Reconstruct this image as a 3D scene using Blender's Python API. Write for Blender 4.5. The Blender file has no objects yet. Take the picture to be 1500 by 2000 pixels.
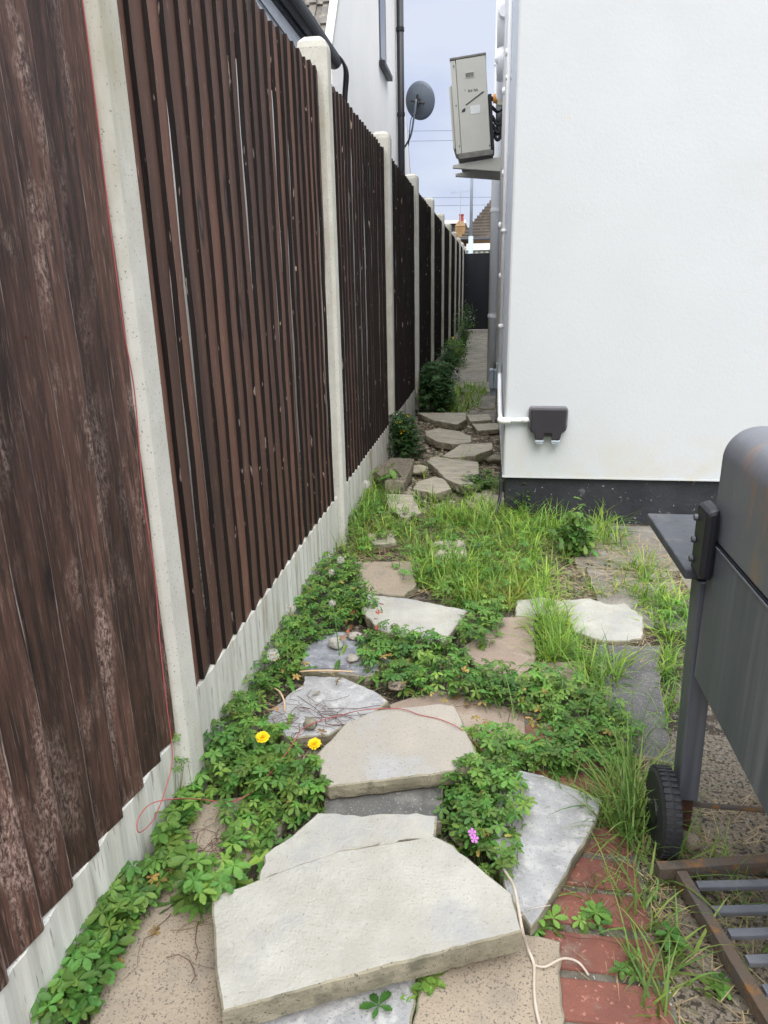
import bpy, bmesh, math, random
import numpy as np
from mathutils import Vector, Matrix
random.seed(7); rng = np.random.default_rng(7)
sc = bpy.context.scene
col = sc.collection
# ------------------------------------------------------------------ camera
H = 1.2; F = 1370.0
def _n(v): return v/np.linalg.norm(v)
_d = _n(np.array([960-750, 555-1000, F], float)); _u = _n(np.array([840-750, 5100-1000, F], float))
_u = _n(_u - _d*(_u@_d)); _r = np.cross(_u, _d)
RW = np.array([_r, _d, -_u])                     # camera (x right, y down, z forward) -> world
cam = bpy.data.objects.new('camera', bpy.data.cameras.new('camera')); col.objects.link(cam)
RB = RW @ np.diag([1, -1, -1])
M = Matrix([list(RB[0])+[0], list(RB[1])+[0], list(RB[2])+[H], [0, 0, 0, 1]])
cam.matrix_world = M
cam.data.sensor_fit = 'VERTICAL'; cam.data.sensor_height = 24; cam.data.sensor_width = 18
cam.data.lens = 24*F/2000; cam.data.clip_start = .02; cam.data.clip_end = 800
sc.camera = cam
# ------------------------------------------------------------------ world, sun, exposure
SUN_EL, SUN_AZ = 50, 164          # azimuth the light comes from, degrees clockwise from +Y
w = bpy.data.worlds.new('World'); sc.world = w; w.use_nodes = True
nt = w.node_tree; nt.nodes.clear(); N = nt.nodes.new; L = nt.links.new
out = N('ShaderNodeOutputWorld'); bg = N('ShaderNodeBackground'); sky = N('ShaderNodeTexSky')
sky.sky_type = 'NISHITA'; sky.sun_disc = False; sky.sun_elevation = math.radians(SUN_EL)
sky.sun_rotation = math.radians(SUN_AZ); sky.dust_density = 2.0; sky.ozone_density = 2.0
tc = N('ShaderNodeTexCoord'); mp = N('ShaderNodeMapping'); mp.inputs['Scale'].default_value = (1, 1, 2.2)
nz = N('ShaderNodeTexNoise'); nz.inputs['Scale'].default_value = 4.5; nz.inputs['Detail'].default_value = 4
nz.inputs['Roughness'].default_value = .45
rp = N('ShaderNodeValToRGB'); rp.color_ramp.elements[0].position = .36; rp.color_ramp.elements[1].position = .60
rp.color_ramp.elements[0].color = (4.7, 5.35, 6.9, 1); rp.color_ramp.elements[1].color = (6.4, 6.8, 7.6, 1)
mx = N('ShaderNodeMix'); mx.data_type = 'RGBA'; mx.inputs[0].default_value = .92
L(tc.outputs['Generated'], mp.inputs[0]); L(mp.outputs[0], nz.inputs['Vector']); L(nz.outputs[0], rp.inputs[0])
L(sky.outputs[0], mx.inputs[6]); L(rp.outputs[0], mx.inputs[7]); 
sx = N('ShaderNodeSeparateXYZ'); L(tc.outputs['Generated'], sx.inputs[0])      # overcast sky: the zenith is brighter than the horizon
mr0 = N('ShaderNodeMapRange'); mr0.inputs[1].default_value = .42; mr0.inputs[2].default_value = .95; mr0.inputs[3].default_value = 0; mr0.inputs[4].default_value = 1
el_ = N('ShaderNodeMix'); el_.data_type = 'RGBA'; el_.inputs[6].default_value = (.46, .465, .487, 1); el_.inputs[7].default_value = (3.3, 3.15, 2.85, 1)
L(sx.outputs[2], mr0.inputs[0]); L(mr0.outputs[0], el_.inputs[0]); ml = N('ShaderNodeMix'); ml.data_type = 'RGBA'; ml.blend_type = 'MULTIPLY'; ml.inputs[0].default_value = 1
L(mx.outputs[2], ml.inputs[6]); L(el_.outputs[2], ml.inputs[7]); mr1 = N('ShaderNodeMapRange'); mr1.inputs[1].default_value = -.1; mr1.inputs[2].default_value = -.9; mr1.inputs[3].default_value = 0; mr1.inputs[4].default_value = 1
mc = N('ShaderNodeMix'); mc.data_type = 'RGBA'; mc.inputs[6].default_value = (1, 1, 1, 1); mc.inputs[7].default_value = (1.9, 1.76, 1.56, 1); L(mr1.outputs[0], mc.inputs[0])
L(sx.outputs[1], mr1.inputs[0]); mk = N('ShaderNodeMix'); mk.data_type = 'RGBA'; mk.blend_type = 'MULTIPLY'; mk.inputs[0].default_value = 1     # sky behind the camera brightened, added to fill faces turned towards it
L(ml.outputs[2], mk.inputs[6]); L(mc.outputs[2], mk.inputs[7]); L(mk.outputs[2], bg.inputs[0])
bg.inputs[1].default_value = .15; L(bg.outputs[0], out.inputs[0])
sun = bpy.data.objects.new('sun', bpy.data.lights.new('sun', 'SUN')); col.objects.link(sun)
sun.data.energy = .6; sun.data.angle = math.radians(25); sun.data.color = (1, .95, .88)
az = math.radians(SUN_AZ); el = math.radians(SUN_EL)
sd = Vector((math.sin(az)*math.cos(el), math.cos(az)*math.cos(el), math.sin(el)))
sun.rotation_euler = sd.to_track_quat('Z', 'Y').to_euler(); sun.location = (0, -3, 8)
sc.view_settings.view_transform = 'Standard'; sc.view_settings.look = 'None'
sc.view_settings.exposure = .80; sc.view_settings.gamma = 1
# ------------------------------------------------------------------ pixel helpers: a ray of the photo met with a world plane
def ray(px, py): return RW @ np.array([px-750, py-1000, F], float)
def PZ(px, py, z=0.0):
    d = ray(px, py); t = (z-H)/d[2]; p = d*t; return (p[0], p[1], z)
def PY(px, py, y):
    d = ray(px, py); t = y/d[1]; p = d*t; return (p[0], y, p[2]+H)
def PX(px, py, x):
    d = ray(px, py); t = x/d[0]; p = d*t; return (x, p[1], p[2]+H)
# ------------------------------------------------------------------ materials
def mat(name, c1, c2=None, s=6, rough=.85, c3=None, s3=20, t3=(.55, .62), stretch=(1, 1, 1), bump=.2, bs=60, bd=.002,
        bump2=0, bs2=8, c4=None, s4=120, t4=(.62, .66), metal=0, spec=.4, attr=0, trans=0, stretch3=None, detail=5, speck=0, knots=0, dimple=0):
    m = bpy.data.materials.new(name); m.use_nodes = True; t = m.node_tree; n = t.nodes; l = t.links
    b = n['Principled BSDF']; b.inputs['Roughness'].default_value = rough; b.inputs['Metallic'].default_value = metal
    b.inputs['Specular IOR Level'].default_value = spec
    g = n.new('ShaderNodeNewGeometry')
    def mapped(st):
        mpn = n.new('ShaderNodeMapping'); mpn.inputs['Scale'].default_value = st; l.new(g.outputs['Position'], mpn.inputs[0]); return mpn.outputs[0]
    vec = mapped(stretch)
    def noise(scale, v=None, det=detail, ro=.6):
        q = n.new('ShaderNodeTexNoise'); q.inputs['Scale'].default_value = scale; q.inputs['Detail'].default_value = det
        q.inputs['Roughness'].default_value = ro; l.new(v or vec, q.inputs['Vector']); return q.outputs[0]
    def ramp(src, a, bb):
        q = n.new('ShaderNodeMapRange'); q.inputs[1].default_value = a; q.inputs[2].default_value = bb; l.new(src, q.inputs[0]); return q.outputs[0]
    def mix(f, a, bb, mode='MIX'):
        q = n.new('ShaderNodeMix'); q.data_type = 'RGBA'; q.blend_type = mode
        if isinstance(f, (int, float)): q.inputs[0].default_value = f
        else: l.new(f, q.inputs[0])
        for sock, v in ((6, a), (7, bb)):
            if isinstance(v, tuple): q.inputs[sock].default_value = (*v, 1)
            else: l.new(v, q.inputs[sock])
        return q.outputs[2]
    c = c1
    if c2: c = mix(ramp(noise(s), .35, .65), c1, c2)
    if c3:
        f3 = ramp(noise(s3, mapped(stretch3) if stretch3 else None), *t3)
        if speck:
            mm = n.new('ShaderNodeMath'); mm.operation = 'MULTIPLY'; l.new(f3, mm.inputs[0]); l.new(ramp(noise(speck, mapped((1, 1, .45)), det=6, ro=.75), .45, .60), mm.inputs[1]); f3 = mm.outputs[0]
        c = mix(f3, c, c3)
    if c4: c = mix(ramp(noise(s4, det=2), *t4), c, c4)
    if knots:
        vo = n.new('ShaderNodeTexVoronoi'); vo.inputs['Scale'].default_value = 1; l.new(mapped((.01, knots, knots*.38)), vo.inputs['Vector'])
        dd = n.new('ShaderNodeMath'); dd.operation = 'ADD'; l.new(vo.outputs['Distance'], dd.inputs[0]); ns = n.new('ShaderNodeMath'); ns.operation = 'MULTIPLY'; l.new(noise(60, det=2), ns.inputs[0]); ns.inputs[1].default_value = .06; l.new(ns.outputs[0], dd.inputs[1])
        c = mix(ramp(dd.outputs[0], .21, .14), c, (.017, .010, .009)); c = mix(ramp(dd.outputs[0], .13, .09), c, (.085, .05, .042))
    if attr:
        a = n.new('ShaderNodeAttribute'); a.attribute_name = 'rnd'
        hs = n.new('ShaderNodeHueSaturation')
        mr = n.new('ShaderNodeMapRange'); mr.inputs[3].default_value = 1-attr; mr.inputs[4].default_value = 1+attr
        l.new(a.outputs['Fac'], mr.inputs[0]); l.new(mr.outputs[0], hs.inputs['Value'])
        if trans:
            m1 = n.new('ShaderNodeMath'); m1.operation = 'MULTIPLY'; m1.inputs[1].default_value = 17.3; l.new(a.outputs['Fac'], m1.inputs[0])
            m2 = n.new('ShaderNodeMath'); m2.operation = 'FRACT'; l.new(m1.outputs[0], m2.inputs[0])
            m3 = n.new('ShaderNodeMapRange'); m3.inputs[3].default_value = .468; m3.inputs[4].default_value = .525; l.new(m2.outputs[0], m3.inputs[0]); l.new(m3.outputs[0], hs.inputs['Hue'])
        if isinstance(c, tuple): hs.inputs['Color'].default_value = (*c, 1)
        else: l.new(c, hs.inputs['Color'])
        c = hs.outputs[0]
    if isinstance(c, tuple): b.inputs['Base Color'].default_value = (*c, 1)
    else: l.new(c, b.inputs['Base Color'])
    if bump:
        q = n.new('ShaderNodeBump'); q.inputs['Strength'].default_value = bump; q.inputs['Distance'].default_value = bd*3
        l.new(noise(bs), q.inputs['Height']); last = q
        if bump2:
            q2 = n.new('ShaderNodeBump'); q2.inputs['Strength'].default_value = bump2; q2.inputs['Distance'].default_value = .02
            l.new(noise(bs2), q2.inputs['Height']); l.new(q.outputs[0], q2.inputs['Normal']); last = q2
        if dimple:
            vd = n.new('ShaderNodeTexVoronoi'); vd.inputs['Scale'].default_value = dimple; vd.inputs['Randomness'].default_value = .25; l.new(mapped((1, 1, .02)), vd.inputs['Vector'])
            q3 = n.new('ShaderNodeBump'); q3.inputs['Strength'].default_value = .2; q3.inputs['Distance'].default_value = .004
            mm3 = n.new('ShaderNodeMath'); mm3.operation = 'MULTIPLY'; l.new(ramp(vd.outputs['Distance'], .1, .45), mm3.inputs[0]); l.new(ramp(noise(6, det=2), .42, .6), mm3.inputs[1])
            l.new(mm3.outputs[0], q3.inputs['Height']); l.new(last.outputs[0], q3.inputs['Normal']); last = q3
        l.new(last.outputs[0], b.inputs['Normal'])
    if trans:
        tr = n.new('ShaderNodeBsdfTranslucent'); ms = n.new('ShaderNodeMixShader'); ms.inputs[0].default_value = trans
        if isinstance(c, tuple): tr.inputs[0].default_value = (*c, 1)
        else:
            hs2 = n.new('ShaderNodeHueSaturation'); hs2.inputs['Value'].default_value = 1.5; l.new(c, hs2.inputs['Color']); l.new(hs2.outputs[0], tr.inputs[0])
        l.new(b.outputs[0], ms.inputs[1]); l.new(tr.outputs[0], ms.inputs[2]); l.new(ms.outputs[0], n['Material Output'].inputs[0])
    return m
V = (1, 1, .06)
m_wood_old = mat('flaking brown fence wood', (.098, .047, .034), (.024, .014, .011), 80, .6, c3=(.31, .22, .185), s3=13, t3=(.525, .635), stretch=(1, 1, .055),
                 stretch3=(1, 1, .28), speck=190, bump=1, bs=110, bd=.002, c4=(.15, .09, .068), s4=300, t4=(.57, .70), attr=.5, bump2=.45, bs2=30, knots=8)
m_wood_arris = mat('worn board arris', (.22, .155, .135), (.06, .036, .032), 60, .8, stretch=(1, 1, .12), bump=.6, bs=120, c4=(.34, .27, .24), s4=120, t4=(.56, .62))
m_wood = mat('brown stained fence board', (.14, .066, .043), (.06, .029, .020), 8, .7, c3=(.035, .02, .018), s3=30, t3=(.62, .72), stretch=(1, 1, .12),
             bump=.6, bs=90, c4=(.26, .18, .145), s4=150, t4=(.665, .73), attr=.38, knots=6)
m_wood_edge = mat('dark fence board edge', (.014, .009, .0075), (.009, .006, .005), 20, .8, stretch=(1, 1, .2), bump=.6, bs=80, c4=(.32, .25, .21), s4=70, t4=(.68, .72), attr=.3)  # shade of the grooves between boards is put into this near-black colour
m_post = mat('weathered concrete post', (.56, .55, .49), (.48, .47, .415), 9, .9, c3=(.33, .30, .20), s3=5, t3=(.50, .72), bump=.3, bs=160, bd=.0008, c4=(.24, .235, .2), s4=170, t4=(.64, .69), stretch3=(1, 1, .3))
m_board = mat('streaked concrete gravel board', (.60, .60, .545), (.47, .46, .40), 22, .9, c3=(.30, .26, .19), s3=16, t3=(.55, .68), stretch=(1, 1, .1), bump=.5, bs=50,
              c4=(.32, .31, .27), s4=90, t4=(.63, .68))
m_render = mat('white painted render', (.545, .572, .585), (.532, .558, .57), 2.5, .8, bump=.14, bs=75, bd=.002, spec=.25, bump2=.03, bs2=14, c4=(.58, .53, .44), s4=14, t4=(.75, .79), c3=(.515, .538, .545), s3=1.4, t3=(.5, .75))
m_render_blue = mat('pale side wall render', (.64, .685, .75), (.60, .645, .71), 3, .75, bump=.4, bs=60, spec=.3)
m_nb_render = mat('neighbour render', (.74, .72, .68), (.70, .685, .65), 2, .8, bump=.2, bs=50)
m_plinth = mat('black bitumen plinth', (.020, .022, .027), (.034, .036, .042), 7, .6, bump=.5, bs=60, c3=(.16, .17, .18), s3=9, t3=(.66, .78), c4=(.3, .3, .3), s4=60, t4=(.70, .73))
m_soil = mat('soil and grit', (.085, .065, .046), (.05, .039, .029), 10, .95, c3=(.21, .18, .14), s3=25, t3=(.5, .62), bump=1, bs=70, bd=.006, c4=(.34, .31, .27), s4=130, t4=(.62, .66), bump2=.5, bs2=22)
def slabm(name, c1, c2, c3, c4=(.25, .23, .2), s=5, s3=9, t3=(.52, .68), s4=180, t4=(.62, .68), bump=.6, bs=110, **k):
    return mat(name, c1, c2, s, .9, c3=c3, s3=s3, t3=t3, c4=c4, s4=s4, t4=t4, bump=bump, bs=bs, spec=.25, **k)
m_white = slabm('pale concrete slab', (.405, .397, .352), (.315, .306, .265), (.305, .308, .30), c4=(.26, .235, .18), t4=(.66, .70), s=7, s3=5, bump2=.22, bs2=12, dimple=130)
m_cream = slabm('cream concrete slab', (.35, .322, .272), (.30, .282, .245), (.345, .348, .345), c4=(.25, .21, .165), bump2=.2, bs2=12, s3=5)
m_tan = slabm('tan gritty slab', (.33, .275, .205), (.27, .225, .17), (.23, .20, .16), c4=(.13, .11, .09), s4=230, t4=(.58, .64))
m_pink = slabm('pinkish brown slab', (.29, .225, .175), (.235, .185, .148), (.33, .275, .22), c4=(.16, .125, .1), s4=200)
m_greyblue = slabm('blue grey marbled slab', (.37, .37, .365), (.255, .257, .257), (.44, .435, .42), c4=(.2, .21, .22), s=14, s3=30)
m_blue = slabm('blue slate grey slab', (.24, .25, .27), (.135, .145, .16), (.33, .335, .345), s=25, s3=40)
m_dark = slabm('dark grey rough slab', (.13, .128, .12), (.095, .095, .09), (.17, .165, .15), c4=(.3, .29, .27), s4=190)
m_patio = slabm('grey worn patio flag', (.215, .20, .175), (.155, .145, .127), (.27, .25, .215), c4=(.09, .082, .07), s4=150, bump=.9, bs=80)
m_grit = slabm('exposed pebble concrete', (.20, .17, .13), (.13, .108, .082), (.27, .235, .185), c4=(.06, .05, .04), s=110, s3=160, t3=(.5, .6), s4=110, t4=(.55, .6), bump=1, bs=110)
m_stone = slabm('yellow grey natural stone', (.44, .40, .315), (.34, .31, .25), (.28, .265, .23), c4=(.16, .15, .125), s=7, s3=14, stretch=(1, 2.5, 1), bump2=.4, bs2=14)
m_alley = slabm('worn alley flag', (.36, .335, .275), (.25, .235, .195), (.17, .16, .135), c4=(.12, .11, .09), s=4, s3=6)
m_edge = slabm('slab broken edge', (.30, .275, .20), (.19, .175, .125), (.13, .125, .09), c4=(.10, .09, .07), s=12, s3=18, bump=.5, bs=90)
m_brick = mat('red paving brick', (.21, .082, .058), (.165, .066, .05), 14, .9, c3=(.20, .15, .115), s3=22, t3=(.55, .72), bump=.5, bs=130, c4=(.36, .17, .13), s4=90, t4=(.62, .7), attr=.18)
m_mortar = mat('old mortar', (.165, .15, .122), (.09, .08, .062), 30, .95, bump=1, bs=90, c4=(.4, .38, .34), s4=120, t4=(.64, .68))
m_bbq = mat('blue black enamelled steel', (.066, .073, .088), (.098, .106, .125), 6, .5, stretch=(2, 2, .12), bump=.10, bs=90, c3=(.17, .178, .195), s3=16, t3=(.50, .75), stretch3=(1, 1, .06), c4=(.016, .016, .018), s4=12, t4=(.72, .76), spec=.45, metal=.1)
m_bbq_lid = mat('sky lightened steel lid', (.115, .122, .14), (.16, .165, .182), 5, .42, stretch=(1, 1, .35), bump=.1, bs=90, c3=(.34, .18, .075), s3=6, t3=(.54, .68), spec=.5, metal=.15)  # paler than the firebox: skylight on its top put into the colour; rust patches
m_shelf = mat('scuffed dark shelf', (.045, .049, .057), (.065, .07, .08), 7, .62, bump=.15, bs=60, c3=(.11, .11, .11), s3=11, t3=(.56, .72), c4=(.04, .04, .04), s4=50, t4=(.66, .7), spec=.4)
m_steel = mat('dull dark steel', (.085, .092, .105), (.05, .055, .062), 9, .45, bump=.25, bs=90, spec=.5, metal=.3, c3=(.17, .10, .055), s3=12, t3=(.6, .7))
m_steel_l = mat('worn galvanised slat', (.20, .21, .235), (.14, .15, .17), 12, .45, bump=.2, bs=90, spec=.5, metal=.3, c3=(.13, .09, .06), s3=16, t3=(.66, .74))
m_rust = mat('rusty steel', (.13, .09, .06), (.085, .08, .072), 16, .85, bump=.7, bs=90, c3=(.20, .105, .042), s3=30)
m_rust_dk = mat('dark flaky rust', (.09, .035, .018), (.035, .018, .012), 40, .95, bump=1, bs=90)
m_rubber = mat('black rubber tyre', (.018, .019, .022), (.026, .027, .03), 20, .6, bump=.3, bs=90)
m_black = mat('black plastic', (.014, .015, .019), None, rough=.42, bump=.05, bs=80)
m_gate = mat('black painted gate', (.010, .012, .016), (.015, .017, .022), 6, .7, bump=.3, bs=40, stretch=(1, 1, .2))
m_pipe = mat('pale grey plastic pipe', (.78, .80, .82), (.74, .76, .78), 4, .45, bump=.08, bs=60)
m_pipe_w = mat('white plastic pipe', (.84, .84, .84), (.78, .78, .79), 5, .45, bump=.1, bs=60)
m_box = mat('grey junction box plastic', (.24, .29, .33), (.20, .25, .29), 8, .55, bump=.1, bs=60)
m_ac = mat('beige enamelled casing', (.47, .465, .415), (.44, .435, .385), 3, .5, bump=.05, bs=60, c4=(.3, .28, .24), s4=30, t4=(.72, .76))
m_ac_dk = mat('grimy casing edge', (.20, .19, .17), (.12, .115, .105), 20, .7, bump=.3, bs=60)
m_sticker = mat('white paper sticker', (.66, .68, .66), (.55, .57, .56), 60, .7, bump=0)
m_cream_pl = mat('cream plastic box', (.52, .50, .37), None, rough=.5, bump=0)
m_orange = mat('orange plastic', (.62, .25, .05), None, rough=.5, bump=0)
m_socket = mat('charcoal socket cover', (.028, .025, .030), (.036, .033, .038), 6, .4, bump=.08, bs=90)
m_socket_bk = mat('grey socket backbox', (.13, .13, .14), None, rough=.45, bump=0)
m_clip = mat('pale blue latch', (.45, .52, .58), None, rough=.4, bump=0)
m_glass = mat('dark window glass', (.03, .035, .045), None, rough=.1, bump=0, spec=.6)
m_tile = mat('grey brown concrete tile', (.155, .14, .12), (.10, .092, .082), 9, .85, bump=.6, bs=60, c3=(.23, .21, .17), s3=14)
m_lead = mat('lead flashing', (.30, .33, .39), (.22, .25, .30), 10, .5, bump=.3, bs=30)
m_slate = mat('dark slate roof', (.055, .06, .072), (.035, .04, .05), 9, .6, bump=.3, bs=40)
m_dish = mat('grey dish metal', (.125, .15, .185), (.11, .135, .17), 5, .5, bump=.05, bs=60)
m_galv = mat('galvanised pole', (.36, .42, .47), (.32, .38, .43), 5, .5, bump=0)
m_string = mat('red twine', (.36, .085, .085), None, rough=.8, bump=0)
m_cord = mat('off white cord', (.52, .46, .38), (.42, .36, .29), 30, .85, bump=.2, bs=90)
m_twig = mat('dry brown runner', (.13, .06, .04), (.09, .045, .03), 30, .9, bump=0)
m_root = mat('pale dry stalk', (.48, .35, .22), None, rough=.8, bump=0)
m_yellow = mat('yellow petals', (.85, .66, .015), (.82, .52, .01), 60, .7, bump=0, trans=.25)
m_pinkp = mat('pink petals', (.62, .20, .62), None, rough=.7, bump=0, trans=.2)
m_fluff = mat('dandelion fluff', (.72, .70, .66), None, rough=.9, bump=0, trans=.4)
m_seed = mat('seed head core', (.42, .27, .14), None, rough=.9, bump=0)
m_redleaf = mat('withered red leaves', (.33, .085, .035), (.22, .06, .03), 30, .8, bump=.2, attr=.3, trans=.2)
m_leaf = mat('cinquefoil leaves', (.14, .27, .045), (.068, .16, .032), 9, .5, bump=.3, bs=150, attr=.42, trans=.28, spec=.35)
m_leafd = mat('dark bush leaves', (.060, .135, .038), (.038, .095, .03), 7, .55, bump=.2, bs=150, attr=.4, trans=.2, spec=.35)
m_leafl = mat('fresh light leaves', (.125, .24, .045), (.085, .18, .036), 9, .5, bump=.3, bs=150, attr=.35, trans=.3, spec=.35)
m_grass = mat('grass blades', (.24, .385, .055), (.11, .225, .04), 9, .5, bump=0, attr=.5, trans=.32, spec=.3, c3=(.26, .30, .06), s3=3, t3=(.54, .68), c4=(.40, .35, .14), s4=30, t4=(.68, .74))
m_grass_rough = mat('long rough grass blades', (.14, .24, .055), (.17, .26, .06), 6, .5, bump=0, attr=.4, trans=.3, spec=.3, c4=(.40, .34, .13), s4=14, t4=(.68, .74))
m_straw = mat('dry straw', (.40, .31, .17), (.28, .2, .11), 20, .9, bump=0, attr=.4)
m_far_roof = mat('brown far roof tiles', (.10, .084, .068), (.07, .058, .048), 2, .85, bump=.3, bs=8, c4=(.17, .13, .10), s4=6)
m_far_brick = mat('orange brown brick', (.25, .15, .08), (.32, .22, .10), 3, .9, bump=0)
m_pot = mat('red clay pot', (.36, .07, .045), None, rough=.8, bump=0)
m_fascia = mat('white fascia board', (.75, .77, .80), None, rough=.5, bump=0)
m_lattice = mat('pale leaded light', (.38, .40, .30), None, rough=.5, bump=0)
m_greyback = mat('grey pane backing', (.16, .175, .19), None, rough=.4, bump=0)
m_cable = mat('thin grey cable', (.12, .14, .17), None, rough=.6, bump=0)
m_print = mat('dark print', (.03, .03, .03), None, rough=.6, bump=0)
# ------------------------------------------------------------------ mesh helpers
class MB:
    def __init__(s): s.v = []; s.f = []; s.r = []; s.m = []
    def add(s, v, f, r=None, m=0):
        o = len(s.v); s.v += [tuple(p) for p in v]; s.f += [tuple(i+o for i in q) for q in f]
        r = random.random() if r is None else r
        s.r += [r]*len(f); s.m += [m]*len(f); return s
    def box(s, a, b, r=None, m=0):
        x0, y0, z0 = a; x1, y1, z1 = b
        return s.add([(x0, y0, z0), (x1, y0, z0), (x1, y1, z0), (x0, y1, z0), (x0, y0, z1), (x1, y0, z1), (x1, y1, z1), (x0, y1, z1)],
              [(0, 3, 2, 1), (4, 5, 6, 7), (0, 1, 5, 4), (1, 2, 6, 5), (2, 3, 7, 6), (3, 0, 4, 7)], r, m)
    def hexa(s, p, r=None, m=0):      # 4 bottom + 4 top corners, ccw from above
        return s.add(p, [(0, 3, 2, 1), (4, 5, 6, 7), (0, 1, 5, 4), (1, 2, 6, 5), (2, 3, 7, 6), (3, 0, 4, 7)], r, m)
    def tube(s, path, r, n=8, cap=True, m=0, rr=None):
        path = [Vector(p) for p in path]; k = len(path); R = r if isinstance(r, (list, tuple)) else [r]*k
        v = []; ref = Vector((0, 0, 1))
        t0 = (path[1]-path[0]).normalized()
        if abs(t0.z) > .9: ref = Vector((1, 0, 0))
        a = t0.cross(ref).normalized()
        for i, p in enumerate(path):
            t = (path[min(i+1, k-1)]-path[max(i-1, 0)]).normalized()
            a = (a - t*a.dot(t)).normalized(); b = t.cross(a)
            for j in range(n):
                q = 2*math.pi*j/n; v.append(p+(a*math.cos(q)+b*math.sin(q))*R[i])
        f = [(i*n+j, i*n+(j+1) % n, (i+1)*n+(j+1) % n, (i+1)*n+j) for i in range(k-1) for j in range(n)]
        if cap: f += [tuple(range(n-1, -1, -1)), tuple(range((k-1)*n, k*n))]
        return s.add(v, f, rr, m)
    def prism(s, poly, fn0, fn1, m=0):  # poly 2D; fn maps 2D to 3D for both ends
        n = len(poly); v = [fn0(*p) for p in poly]+[fn1(*p) for p in poly]
        return s.add(v, [tuple(range(n-1, -1, -1)), tuple(range(n, 2*n))]+[(i, (i+1) % n, n+(i+1) % n, n+i) for i in range(n)], None, m)
    def lathe(s, prof, c, ax='z', n=24, m=0):
        v = []
        for (r, h) in prof:
            for j in range(n):
                q = 2*math.pi*j/n; a, b = r*math.cos(q), r*math.sin(q)
                v.append({'z': (c[0]+a, c[1]+b, c[2]+h), 'x': (c[0]+h, c[1]+a, c[2]+b), 'y': (c[0]+a, c[1]+h, c[2]+b)}[ax])
        k = len(prof)
        f = [(i*n+j, i*n+(j+1) % n, (i+1)*n+(j+1) % n, (i+1)*n+j) for i in range(k-1) for j in range(n)]
        f += [tuple(range(n-1, -1, -1)), tuple(range((k-1)*n, k*n))]
        return s.add(v, f, None, m)
    def build(s, name, mats, parent=None, smooth=False, bevel=0, loc=None, fixn=True, seg=2):
        mats = mats if isinstance(mats, (list, tuple)) else [mats]
        V_ = np.array(s.v, float)
        if parent is not None: off = np.array(parent['_w'])
        elif loc is not None: off = np.array(loc, float)
        else: off = np.array([(V_[:, 0].min()+V_[:, 0].max())/2, (V_[:, 1].min()+V_[:, 1].max())/2, V_[:, 2].min()])
        me = bpy.data.meshes.new(name); me.from_pydata((V_-off).tolist(), [], s.f)
        for q in mats: me.materials.append(q)
        if len(mats) > 1: me.polygons.foreach_set('material_index', s.m)
        if smooth: me.polygons.foreach_set('use_smooth', [True]*len(me.polygons))
        at = me.attributes.new('rnd', 'FLOAT', 'FACE'); at.data.foreach_set('value', s.r)
        if fixn:
            bm = bmesh.new(); bm.from_mesh(me); bmesh.ops.recalc_face_normals(bm, faces=bm.faces); bm.to_mesh(me); bm.free()
        me.update()
        o = bpy.data.objects.new(name, me); col.objects.link(o)
        if parent is not None: o.parent = parent; o.location = tuple(off - np.array(parent['_w'])); o['_w'] = parent['_w']
        else: o.location = tuple(off); o['_w'] = [float(q) for q in off]
        if bevel:
            md = o.modifiers.new('Bevel', 'BEVEL'); md.width = bevel; md.segments = seg; md.limit_method = 'ANGLE'; md.angle_limit = .6
            md.harden_normals = False
        if smooth and not bevel: pass
        return o
def tag(o, label=None, cat=None, group=None, kind=None):
    if label: o['label'] = label
    if cat: o['category'] = cat
    if group: o['group'] = group
    if kind: o['kind'] = kind
    return o
def empty(name, loc, label, cat, group=None):
    o = bpy.data.objects.new(name, None); o.location = loc; o.empty_display_size = .1; col.objects.link(o)
    o['_w'] = [float(q) for q in loc]; return tag(o, label, cat, group)
def catmull(P, n=6):
    P = [Vector(p) for p in P]; P = [P[0]*2-P[1]]+P+[P[-1]*2-P[-2]]; o = []
    for i in range(1, len(P)-2):
        a, b, c, d = P[i-1:i+3]
        for k in range(n):
            t = k/n; o.append(.5*((2*b)+(c-a)*t+(2*a-5*b+4*c-d)*t*t+(3*b-a-3*c+d)*t**3))
    o.append(P[-2]); return o
def text_mesh(name, body, size, loc, rot, m, parent, shear=0, ext=.0006):
    cu = bpy.data.curves.new(name, 'FONT'); cu.body = body; cu.size = size; cu.extrude = ext; cu.align_x = 'CENTER'; cu.align_y = 'CENTER'; cu.shear = shear
    tmp = bpy.data.objects.new('tmp', cu); col.objects.link(tmp); dg = bpy.context.evaluated_depsgraph_get()
    me = bpy.data.meshes.new_from_object(tmp.evaluated_get(dg)); bpy.data.objects.remove(tmp); me.materials.clear(); me.materials.append(m)
    me.transform(Matrix.Translation(Vector(loc)-Vector(parent['_w'])) @ rot.to_4x4())
    o = bpy.data.objects.new(name, me); col.objects.link(o); o.parent = parent; return o
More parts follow.
